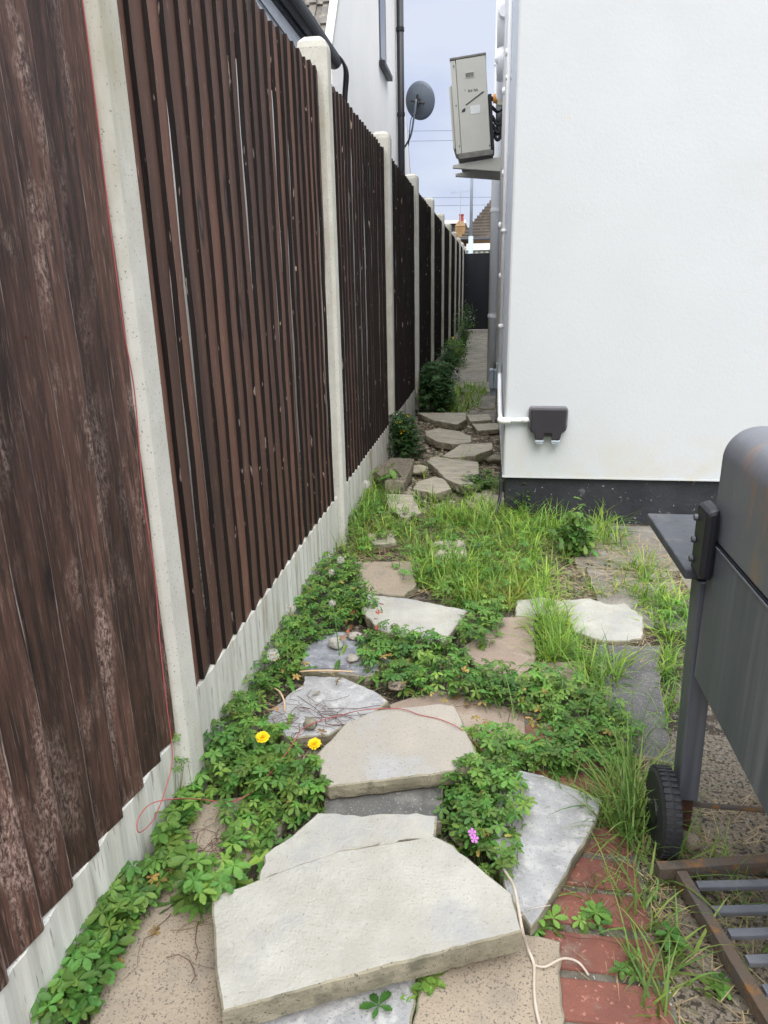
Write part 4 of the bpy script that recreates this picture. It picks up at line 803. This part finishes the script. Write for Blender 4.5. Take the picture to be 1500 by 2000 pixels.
# ------------------------------------------------------------------ vegetation
class BIG:
    def __init__(s): s.V = []; s.F = []; s.R = []; s.n = 0
    def add(s, v, f, r):
        s.V.append(v); s.F.append(f+s.n); s.R.append(np.full(len(f), r)); s.n += len(v)
    def build(s, name, m, parent=None, loc=(0, 0, 0)):
        V_ = np.concatenate(s.V); Fq = np.concatenate(s.F); R_ = np.concatenate(s.R)
        off = np.array(parent['_w']) if parent is not None else np.array(loc, float)
        me = bpy.data.meshes.new(name); me.vertices.add(len(V_)); me.vertices.foreach_set('co', (V_-off).ravel().astype(np.float32))
        me.loops.add(len(Fq)*4); me.loops.foreach_set('vertex_index', Fq.ravel().astype(np.int32))
        me.polygons.add(len(Fq)); me.polygons.foreach_set('loop_start', np.arange(0, len(Fq)*4, 4, dtype=np.int32)); me.polygons.foreach_set('loop_total', np.full(len(Fq), 4, dtype=np.int32))
        me.update(calc_edges=True); me.materials.append(m)
        a = me.attributes.new('rnd', 'FLOAT', 'FACE'); a.data.foreach_set('value', R_.astype(np.float32)); me.polygons.foreach_set('use_smooth', np.ones(len(Fq), bool))
        o = bpy.data.objects.new(name, me); col.objects.link(o)
        if parent is not None: o.parent = parent; o['_w'] = parent['_w']
        else: o.location = tuple(off); o['_w'] = [float(q) for q in off]
        return o
def leaflet(L_=1.0, W=.42, teeth=5, droop=.25, fold=.25, lobed=False):
    """strip along +Y: left edge, midrib, right edge; serrated"""
    n = teeth*2; v = []
    for i in range(n+1):
        t = i/n
        wv = W*.5*((math.sin(math.pi*t**1.45)**.75) if 0 < t < 1 else (.25 if t == 1 else 0))
        if lobed: wv = W*.5*(t**.6)*(1-max(0, t-.75)/.25*.85)
        if 0 < t < 1: wv *= (1.0 if i % 2 else (.76 if not lobed else .45))
        wv = max(wv, .012); z = -droop*t*t+.02*math.sin(t*9)
        yo = (.5/n+.03) if i % 2 else 0
        v += [(-wv, (t+yo)*L_, z+fold*wv), (0, t*L_, z), (wv, (t+yo)*L_, z+fold*wv)]
    f = []
    for i in range(n):
        a = i*3; f += [(a, a+1, a+4, a+3), (a+1, a+2, a+5, a+4)]
    return np.array(v, float), np.array(f)
def rotz(v, a): c, s = math.cos(a), math.sin(a); return v@np.array([[c, s, 0], [-s, c, 0], [0, 0, 1]])
def rotx(v, a): c, s = math.cos(a), math.sin(a); return v@np.array([[1, 0, 0], [0, c, s], [0, -s, c]])
def palmate(n=5, teeth=4, droop=.3):
    V_ = []; Fq = []; o = 0
    for k in range(n):
        a = (k-(n-1)/2)*math.radians(62 if n == 5 else 75)+random.gauss(0, .06)
        s = (1.0, .92, .66)[min(2, abs(k-n//2))]*random.uniform(.9, 1.1)
        v, f = leaflet(1, random.uniform(.50, .62), teeth, droop*random.uniform(.6, 1.4), random.uniform(.15, .5))
        v = rotx(v*s, random.uniform(-.1, .25)); v = rotz(v, -a); V_.append(v); Fq.append(f+o); o += len(v)
    return np.concatenate(V_), np.concatenate(Fq)
PALN = [palmate(5, 6, random.uniform(.15, .35)) for _ in range(10)]
PAL = [palmate(random.choice([5, 5, 5, 3])) for _ in range(14)]
SIMPLE = [leaflet(1, .55, 3, random.uniform(.1, .5), .3) for _ in range(8)]
def stem_geo(p0, p1, w):
    p0 = np.array(p0); p1 = np.array(p1); mid = (p0+p1)/2+np.array([0, 0, .15])*np.linalg.norm(p1-p0)*.3
    s = np.array([w, 0, 0]); s2 = np.array([0, w, 0])
    v = np.array([p0-s, p0+s, mid-s, mid+s, p1-s*.6, p1+s*.6, p0-s2, p0+s2, mid-s2, mid+s2, p1-s2*.6, p1+s2*.6]); f = np.array([(0, 1, 3, 2), (2, 3, 5, 4), (6, 7, 9, 8), (8, 9, 11, 10)]); return v, f
def put_leaf(B, tpl, pos, size, yaw, tilt, r=None):
    v, f = tpl; v = rotz(rotx(v*size, tilt), yaw)+np.array(pos); B.add(v, f, random.random() if r is None else r)
def inpoly(x, y, P):
    c = False; n = len(P)
    for i in range(n):
        x0, y0 = P[i]; x1, y1 = P[(i+1) % n]
        if (y0 > y) != (y1 > y) and x < (x1-x0)*(y-y0)/(y1-y0)+x0: c = not c
    return c
def sample(poly, n, z=0):
    P = [PZ(*p, z)[:2] for p in poly]; xa = [p[0] for p in P]; ya = [p[1] for p in P]; o = []
    k = 0
    while len(o) < n and k < n*60:
        k += 1; x = random.uniform(min(xa), max(xa)); y = random.uniform(min(ya), max(ya))
        if inpoly(x, y, P): o.append((x, y))
    return o
def cinq(B, poly, n, size, hmax, z0=0):
    for (x, y) in sample(poly, n, z0+hmax*.4):
        hgt = z0+random.uniform(.15, 1)**.8*hmax; s = size*random.uniform(.55, 1.2)
        yaw = random.uniform(0, 6.28); tilt = random.gauss(-.12, .28)
        put_leaf(B, random.choice(PALN if size > .0225 else PAL), (x, y, hgt), s, yaw, tilt)
        if random.random() < .5:
            v, f = stem_geo((x+random.gauss(0, .02), y+random.gauss(0, .02), z0-.01), (x, y, hgt), .0008); B.add(v, f, random.random()*.5)
B = BIG()
cinq(B, [(60, 2010), (120, 1900), (200, 1780), (300, 1680), (345, 1590), (372, 1540), (385, 1590), (340, 1680), (300, 1760), (262, 1810), (215, 1900), (165, 2010)], 220, .031, .085)
cinq(B, [(375, 1420), (400, 1395), (470, 1385), (520, 1420), (590, 1490), (642, 1520), (640, 1580), (560, 1610), (500, 1590), (440, 1560), (375, 1560)], 420, .024, .10)
cinq(B, [(395, 1400), (480, 1310), (560, 1180), (640, 1085), (700, 1100), (712, 1170), (660, 1230), (600, 1270), (585, 1320), (545, 1350), (500, 1400)], 950, .021, .08)
cinq(B, [(700, 1250), (760, 1236), (860, 1255), (930, 1300), (1000, 1322), (1060, 1312), (1200, 1370), (1252, 1440), (1230, 1500), (1150, 1510), (1060, 1500), (1090, 1450), (1060, 1400), (960, 1375), (850, 1352), (790, 1345), (715, 1320)], 1050, .0225, .085)
cinq(B, [(900, 1450), (960, 1430), (1080, 1450), (1150, 1500), (1010, 1515), (950, 1500)], 190, .022, .09)
cinq(B, [(872, 1530), (920, 1495), (1000, 1515), (1035, 1590), (1010, 1640), (1015, 1720), (985, 1735), (930, 1690), (880, 1640), (860, 1590)], 300, .022, .10)
cinq(B, [(890, 1230), (930, 1185), (985, 1205), (975, 1255), (900, 1262)], 120, .023, .10)
cinq(B, [(430, 1590), (520, 1580), (545, 1640), (480, 1710), (460, 1700), (440, 1650)], 70, .022, .07)
cinq(B, [(320, 1720), (350, 1690), (470, 1720), (455, 1760), (410, 1770), (400, 1820), (350, 1770)], 30, .032, .11)
cinq(B, [(660, 1030), (800, 1000), (960, 1060), (990, 1200), (860, 1170), (720, 1090)], 260, .021, .07)
cinq(B, [(820, 1010), (1050, 1020), (1060, 1100), (980, 1190), (860, 1170), (810, 1080)], 260, .026, .09)
cinq(B, [(660, 1010), (740, 980), (800, 1040), (700, 1080)], 120, .024, .08)
cinq(B, [(1280, 1180), (1345, 1180), (1345, 1240), (1290, 1240)], 50, .022, .06)
cinq(B, [(900, 935), (960, 930), (990, 950), (960, 960), (905, 955)], 60, .03, .10)
for (a, s_) in (((1058, 1815), .03), ((842, 1940), .036), ((1300, 1850), .028), ((1392, 1920), .022), ((738, 1995), .03), ((1152, 1800), .03), ((815, 1950), .02), ((1230, 1900), .02)):
    cinq(B, [(a[0]-22, a[1]-14), (a[0]+22, a[1]-14), (a[0]+22, a[1]+14), (a[0]-22, a[1]+14)], 7, s_, .04)
cinq(B, [(345, 1505), (372, 1490), (378, 1560), (350, 1560)], 14, .016, .22)
tag(B.build('ground_cover', m_leaf), 'five fingered green creeper leaves spreading between and over the slabs', 'creeper', kind='stuff')
# fresher pale leaves on the left
B = BIG(); cinq(B, [(60, 2000), (130, 1890), (210, 1780), (300, 1690), (345, 1600), (372, 1560), (365, 1610), (320, 1690), (270, 1780), (200, 1890), (150, 2000)], 85, .034, .10); cinq(B, [(400, 1540), (470, 1440), (620, 1520), (560, 1590)], 60, .026, .12); cinq(B, [(330, 1750), (350, 1700), (470, 1720), (440, 1800), (370, 1800)], 18, .037, .12)
tag(B.build('ground_cover', m_leafl), 'brighter young creeper leaves along the gravel board', 'creeper', kind='stuff')
B = BIG()
for (pl, n_) in (([(400, 1400), (640, 1090), (700, 1100), (640, 1510), (560, 1600)], 60), ([(700, 1250), (1200, 1370), (1230, 1500), (900, 1440)], 55), ([(872, 1530), (1000, 1515), (1010, 1700), (880, 1640)], 24), ([(120, 1990), (345, 1600), (380, 1700)], 12)):
    for (x, y) in sample(pl, n_, .06): put_leaf(B, random.choice(SIMPLE+PAL), (x, y, random.uniform(.01, .085)), random.uniform(.012, .02), random.uniform(0, 6.28), random.gauss(0, .5))
tag(B.build('withered_leaves', mat('yellowed leaves', (.34, .27, .06), (.22, .13, .05), 30, .8, bump=0, attr=.4, trans=.2)), 'scattered yellowed and browned leaves among the creepers', 'dead leaves', kind='stuff')
# grass
def blade(B, x, y, z, ln, w, yaw, lean, curl, r, seg=6):
    dx, dy = math.cos(yaw), math.sin(yaw); v = []; a = lean; px_, pz_ = 0, 0
    for i in range(seg+1):
        t = i/seg; ww = w*(1-t**1.6)*.5+.0002
        v += [(x+dx*px_-dy*ww, y+dy*px_+dx*ww, z+pz_), (x+dx*px_+dy*ww, y+dy*px_-dx*ww, z+pz_)]
        a2 = min(2.6, a+curl*t); px_ += math.sin(a2)*ln/seg; pz_ += math.cos(a2)*ln/seg
        if z+pz_ < .004: pz_ = .004-z
    f = [(2*i, 2*i+1, 2*i+3, 2*i+2) for i in range(seg)]; B.add(np.array(v), np.array(f), r)
def grass(B, poly, n, ln, w=.0035, clump=14, lean=.5, curl=1.6, z0=0):
    pts = sample(poly, max(1, n//clump), z0)
    for (x, y) in pts:
        ya = random.uniform(0, 6.28)
        for _ in range(clump):
            xx = x+random.gauss(0, .015); yy = y+random.gauss(0, .015); L_ = ln*random.uniform(.4, 1.15)
            blade(B, xx, yy, z0-.01, L_, w*random.uniform(.6, 1.3), ya+random.gauss(0, 1.3), abs(random.gauss(0, lean)), random.uniform(.3, 1)*curl, random.random())
GREG = 'grass'
B = BIG()
GP = [([(655, 1010), (700, 960), (760, 965), (800, 1010), (800, 1060), (700, 1085), (650, 1070)], 620, .17, .0052, 7, .8),
 ([(810, 975), (960, 975), (1000, 1000), (960, 1040), (860, 1030), (812, 1010)], 560, .17, .0056, 8, 1.0),
 ([(850, 1010), (1000, 1000), (1060, 1030), (1065, 1080), (930, 1100), (905, 1045), (860, 1040)], 620, .19, .0058, 8, .9),
 ([(820, 1085), (900, 1095), (1000, 1090), (1035, 1160), (960, 1200), (860, 1178)], 1900, .15, .0042, 24, 1.05),
 ([(800, 1060), (840, 1090), (850, 1160), (815, 1150)], 220, .17, .005, 8, .9),
 ([(990, 1000), (1090, 1010), (1120, 1060), (1090, 1085), (1010, 1070)], 330, .19, .0052, 12, .8),
 ([(1150, 1020), (1215, 1025), (1235, 1085), (1160, 1080)], 190, .18, .0048, 12, .8),
 ([(1030, 1085), (1090, 1110), (1080, 1160), (1050, 1200), (1020, 1150)], 230, .16, .005, 10, .9),
 ([(1050, 1200), (1090, 1180), (1100, 1240), (1160, 1300), (1090, 1300), (1055, 1290)], 900, .15, .004, 30, .75),
 ([(1215, 1110), (1260, 1100), (1345, 1170), (1345, 1245), (1295, 1255), (1260, 1200)], 460, .14, .0046, 14, 1.0),
 ([(1180, 1090), (1330, 1080), (1330, 1120), (1180, 1130)], 60, .11, .0035, 6, 1.0),
 ([(1100, 1148), (1220, 1140), (1250, 1162), (1160, 1168), (1100, 1165)], 110, .11, .004, 9, .9),
 ([(1285, 1262), (1312, 1262), (1316, 1440), (1300, 1440)], 170, .10, .004, 10, .8),
 ([(1150, 1300), (1220, 1300), (1190, 1370), (1120, 1345)], 260, .15, .0048, 14, .8),
 ([(640, 965), (700, 930), (740, 925), (760, 960), (700, 1000), (665, 1010)], 240, .18, .005, 9, .7),
 ([(850, 780), (900, 750), (955, 760), (940, 795), (900, 812), (850, 808)], 800, .19, .008, 9, 1.0),
 ([(820, 870), (960, 860), (960, 930), (830, 940)], 50, .18, .0055, 5, .8),
 ([(1320, 1300), (1345, 1300), (1345, 1700), (1280, 1450)], 30, .08, .004, 6, .8)]
GP += [([(830, 1000), (1000, 1000), (1060, 1040), (1060, 1110), (1000, 1190), (900, 1190), (820, 1140), (810, 1080)], 620, .17, .005, 5, 1.1),
 ([(660, 985), (740, 960), (800, 1000), (820, 1060), (700, 1075)], 420, .16, .005, 5, 1.0), ([(1000, 1010), (1200, 1030), (1200, 1080), (1060, 1100)], 260, .15, .0045, 6, 1.0)]
for (pl, n_, ln_, w_, cl_, le_) in GP: grass(B, pl, n_, ln_, w_, cl_, le_, 1.7)
tag(B.build('grass', m_grass), 'bright green grass growing thickly across the middle of the path', 'grass', kind='stuff')
B = BIG()
grass(B, [(1180, 1560), (1225, 1540), (1250, 1600), (1230, 1660), (1195, 1640)], 260, .22, .0056, 20, .85, 1.4)
grass(B, [(1230, 1720), (1290, 1740), (1340, 1880), (1330, 2010), (1270, 2010), (1240, 1850)], 130, .14, .0052, 8, .9, 1.6)
grass(B, [(1130, 1740), (1230, 1720), (1240, 1850), (1160, 1830)], 40, .12, .0035, 6, .8, 1.5)
grass(B, [(1100, 1540), (1180, 1560), (1200, 1620), (1150, 1660)], 90, .14, .003, 8, .8, 1.5)
grass(B, [(950, 1400), (1250, 1420), (1250, 1500), (1000, 1500)], 70, .18, .003, 4, .8, 1.2)
grass(B, [(1350, 1600), (1500, 1600), (1500, 1990), (1420, 1990)], 60, .10, .003, 5, .7, 1.4)
grass(B, [(1215, 1600), (1262, 1560), (1300, 1650), (1290, 1720), (1220, 1700)], 90, .21, .0056, 9, .9, 1.4)
grass(B, [(1330, 1690), (1360, 1680), (1380, 1720), (1340, 1730)], 8, .17, .005, 4, 1.0, 1.2)
tag(B.build('rough_grass', m_grass_rough), 'long rough grass over the bricks by the barbecue wheel', 'grass', kind='stuff')
B = BIG()
for (poly, n, ln) in (([(1000, 1060), (1345, 1050), (1345, 1170), (1050, 1170)], 900, .10), ([(1050, 1150), (1280, 1240), (1290, 1310), (1060, 1310)], 380, .08), ([(660, 1000), (1060, 1000), (1000, 1190), (700, 1150)], 1700, .12), ([(380, 1400), (700, 1260), (900, 1360), (640, 1520)], 160, .05), ([(150, 1990), (400, 1700), (1090, 1600), (1090, 1990)], 60, .04), ([(1060, 1400), (1280, 1450), (1280, 1600), (1100, 1560)], 260, .10), ([(1110, 1560), (1290, 1560), (1330, 1990), (1160, 1990)], 420, .09), ([(820, 830), (975, 820), (980, 960), (800, 950)], 800, .10), ([(450, 1350), (560, 1350), (560, 1440), (420, 1440)], 90, .06), ([(1290, 1560), (1500, 1560), (1500, 2000), (1360, 2000)], 200, .07)):
    for (x, y) in sample(poly, n): blade(B, x, y, random.uniform(0, .012), ln*random.uniform(.4, 1.2), .0016, random.uniform(0, 6.28), random.uniform(1.3, 1.65), random.uniform(-.1, .3), random.random(), 3)
tag(B.build('dry_grass', m_straw), 'dry straw coloured grass bits lying on flags and soil', 'dry grass', kind='stuff')
# dandelion plants
def dleaf():
    v, f = leaflet(1, .26, 6, .45, .35, lobed=True); return v, f
def dandelion(px, py, label, heads, nleaf=9, ls=.13, seedh=()):
    c = PZ(px, py, 0); t = empty('dandelion', c, label, 'dandelion')
    B = BIG()
    for k in range(nleaf): put_leaf(B, dleaf(), (c[0], c[1], .02), ls*random.uniform(.7, 1.1), 6.28*k/nleaf+random.gauss(0, .3), random.uniform(.2, .8))
    B.build('leaves', m_leaf, t)
    for (hx, hy, hz) in heads:
        e = Vector(PZ(hx, hy, hz)); b = MB(); b.tube(catmull([Vector(c), Vector((c[0]*.6+e.x*.4, c[1]*.6+e.y*.4, hz*.6)), e-Vector((0, 0, .006))], 5), .0018, 6); b.build('stem', m_leafl, t, smooth=True)
        Bh = BIG(); toc = (Vector((0, 0, H))-e).normalized(); ax_ = (toc*.55+Vector((0, 0, 1))).normalized(); rotm = np.array(ax_.to_track_quat('Z', 'Y').to_matrix()).T
        for ring, (n, L_, el_) in enumerate(((34, .017, .1), (30, .0145, .45), (24, .011, .85), (14, .007, 1.25))):
            for j in range(n):
                a = 6.28*j/n+ring*.1+random.gauss(0, .05); Lr = L_*random.uniform(.88, 1.08); w_ = .0014
                d = np.array([math.cos(a)*math.cos(el_), math.sin(a)*math.cos(el_), math.sin(el_)]); s = np.array([-math.sin(a), math.cos(a), 0])*w_
                v = np.array([-s*.5, s*.5, d*Lr+s, d*Lr-s])@rotm+np.array(e); Bh.add(v, np.array([(0, 1, 2, 3)]), random.random())
        Bh.build('flower', m_yellow, t)
    for (hx, hy, hz, r_, full) in seedh:
        e = Vector(PZ(hx, hy, hz)); b = MB(); b.tube(catmull([Vector(c), Vector((c[0]*.5+e.x*.5, c[1]*.5+e.y*.5, hz*.7)), e], 5), .0018, 6); b.build('stem', m_leafl, t, smooth=True)
        b = MB(); b.lathe([(.001, -.004), (.004, -.001), (.004, .001), (.001, .004)], e, 'z', 8); b.build('seed_core', m_seed, t)
        Bh = BIG()
        for j in range(int(150*full)):
            d = rng.normal(0, 1, 3); d /= np.linalg.norm(d); tip = np.array(e)+d*r_
            u = np.cross(d, [0, 0, 1.01]); u /= np.linalg.norm(u); w2 = np.cross(d, u)
            Bh.add(np.array([np.array(e)-u*.0002, np.array(e)+u*.0002, tip+u*.0002, tip-u*.0002]), np.array([(0, 1, 2, 3)]), .5)
            for q in range(5):
                aa = 6.28*q/5; dd = (u*math.cos(aa)+w2*math.sin(aa))*.0045+d*.002; ss = np.cross(dd, d); ss = ss/np.linalg.norm(ss)*.0003
                Bh.add(np.array([tip-ss, tip+ss, tip+dd+ss, tip+dd-ss]), np.array([(0, 1, 2, 3)]), .5)
        Bh.build('seed_head', m_fluff, t)
dandelion(500, 1515, 'dandelion with a yellow flower, the left one of the two in bloom', [(513, 1440, .13)], 9, .12)
dandelion(600, 1530, 'dandelion with a yellow flower close to the cream slab', [(614, 1453, .11)], 7, .10)
dandelion(715, 1010, 'dandelion with a full white seed globe near the second post', [], 6, .12, [(715, 946, .16, .022, 1.6)])
dandelion(560, 1330, 'dandelion with two blown seed heads against the gravel board', [], 8, .11, [(568, 1186, .20, .016, .4), (533, 1279, .14, .017, .7)])
dandelion(665, 1300, 'dandelion with a tall pale stalk beside the white stone', [], 5, .09, [(649, 1178, .17, .010, .3)])
dandelion(690, 1120, 'dandelion with small white seed tufts beside the tan slab', [], 6, .09, [(665, 1094, .08, .014, .8), (648, 1118, .07, .012, .5)])
dandelion(505, 1680, 'flowerless dandelion rosette with long jagged leaf by the tan slab', [], 7, .13)
dandelion(430, 1740, 'flowerless dandelion with arching leaves at the big slab corner', [], 6, .15)
dandelion(560, 1450, 'flowerless dandelion rosette between the two yellow flowers', [], 8, .11)
dandelion(735, 1320, 'flowerless dandelion rosette right of the blue grey slab', [], 7, .10)
# bushes
def bush(name, px, py, w_, d_, h_, n, ls, m, label, cat, flowers=0, fm=None, z0=0, nst=10, tpl='s', c=None, fs=.01):
    c = c or PZ(px, py, z0); t = empty(name, c, label, cat)
    b = MB(); tips = []
    for i in range(nst):
        a = random.uniform(0, 6.28); rr = random.uniform(.1, .9); e = Vector((c[0]+math.cos(a)*rr*w_/2, c[1]+math.sin(a)*rr*d_/2, c[2]+h_*random.uniform(.6, 1)*(1-.35*rr))); tips.append(e)
        b.tube(catmull([Vector(c), (Vector(c)+e)/2+Vector((0, 0, h_*.12)), e], 4), [.0025]*8+[.0012], 5) if False else b.tube([Vector(c), (Vector(c)*.45+e*.55)+Vector((0, 0, h_*.1)), e], [.0028, .002, .001], 5)
    b.build('stems', m_leafd, t)
    B = BIG()
    for i in range(n):
        if random.random() < .65:
            e = random.choice(tips); k = random.uniform(.25, 1.05); p = Vector(c)*(1-k)+e*k+Vector((random.gauss(0, .025), random.gauss(0, .025), random.gauss(0, .02)))
        else:
            a = random.uniform(0, 6.28); u = random.random()**.5; zz = random.random()
            p = Vector((c[0]+math.cos(a)*u*w_/2*(1-.5*zz**2), c[1]+math.sin(a)*u*d_/2*(1-.5*zz**2), c[2]+zz*h_*.9))
        p.z = max(p.z, c[2]+.005)
        put_leaf(B, random.choice(PAL if tpl == 'p' else SIMPLE), tuple(p), ls*random.uniform(.6, 1.2), random.uniform(0, 6.28), random.gauss(-.1, .5))
    B.build('foliage', m, t)
    if flowers:
        for i in range(flowers):
            e = random.choice(tips)+Vector((random.gauss(0, .02), random.gauss(0, .02)-.02, random.uniform(0, .03)))
            Bf = BIG()
            for j in range(6):
                v, f = leaflet(1, .5, 2, .2, .3); put_leaf(Bf, (v, f), tuple(e), fs*random.uniform(.8, 1.2), j*1.05+random.gauss(0, .2), random.uniform(-.3, 1.0))
            Bf.build('flower', fm, t)
    return t
bush('flowering_bush', 785, 890, .34, .42, .34, 1500, .024, m_leafd, 'dark green bush with small yellow flowers at the foot of the fence, nearer one', 'bush', 7, m_yellow, fs=.022, tpl='p')
bush('flowering_bush', 850, 800, .42, .9, .52, 2600, .036, m_leafd, 'larger dark green bush with yellow flowers by the fourth post', 'bush', 9, m_yellow, fs=.034, tpl='p', nst=16)
bush('alley_weed', 868, 725, .34, .7, .5, 900, .05, m_leafd, 'broad leaved dark weed just behind the larger flowered bush', 'weed', c=(-.55, 9.4, 0))
bush('alley_weed', 0, 0, .44, 2.0, .46, 1500, .045, m_leaf, 'low green weed patch in the alley beyond the big bush', 'weed', c=(-.55, 11.2, 0), flowers=2, fm=m_yellow, fs=.03)
bush('wispy_weed', 0, 0, .62, 1.6, .95, 1300, .03, m_leaf, 'tall wispy weed with pale heads near the black gate', 'weed', c=(-.5, 14.0, 0), flowers=45, fm=m_fluff, nst=46, fs=.014)
bush('nettle', 1118, 1082, .20, .16, .23, 330, .042, m_leafl, 'bushy light green nettle against the black plinth', 'weed', nst=12)
bush('herb_robert', 930, 1640, .10, .12, .10, 170, .018, m_leaf, 'ferny herb with a pink flower beside the big slab', 'herb', 0, tpl='p', z0=0, nst=8)
hb = [o for o in col.objects if o.name.startswith('herb_robert')][0]
for (fx, fy) in ((922, 1626), (927, 1638)):
    e = PZ(fx, fy, .115); Bf = BIG()
    for j in range(5):
        v, f = leaflet(1, .75, 2, .05, .1); toc = (Vector((0, 0, H))-Vector(e)).normalized(); rm = np.array(toc.to_track_quat('Z', 'Y').to_matrix()).T
        Bf.add((rotz(v*.0085, j*1.257))@rm+np.array(e), f, random.random())
    Bf.build('flower', m_pinkp, hb)
bush('dock_weed', 760, 950, .12, .10, .13, 26, .07, m_leaf, 'broad leaved weed on the pebbled block against the fence', 'weed', nst=5, z0=.03)
bush('withered_weed', 705, 1205, .14, .14, .15, 220, .024, m_leaf, 'leggy weed with withered red leaves beside the pale slab', 'weed', nst=12)
hb = [o for o in col.objects if o.name.startswith('withered_weed')][0]; B = BIG()
for (fx, fy) in ((738, 1180), (742, 1196), (735, 1188), (740, 1210), (738, 1220), (684, 1200), (682, 1212), (686, 1232), (679, 1228), (741, 1202)):
    put_leaf(B, random.choice(SIMPLE), PZ(fx, fy, .10 if fx > 700 else .06), .022, random.uniform(0, 6.28), random.gauss(0, .6))
B.build('red_leaves', m_redleaf, hb)
bush('fern_weed', 935, 955, .16, .12, .06, 120, .04, m_leafd, 'low dark weed flat on the stones by the wall corner', 'weed', tpl='p', nst=6)
bush('plinth_weed', 1020, 1010, .10, .10, .22, 46, .03, m_leafl, 'thin leggy weed in front of the plinth corner', 'weed', nst=9)
# fallen leaf
B = BIG(); put_leaf(B, leaflet(1, .5, 3, -.15, .5), PZ(607, 1358, .036), .03, -1.1, 0); tag(B.build('fallen_leaf', m_edge, loc=PZ(607, 1358, .036)), 'brown curled leaf on the whitish slab', 'leaf')
for o in list(bpy.data.objects):
    if '_w' in o: del o['_w']
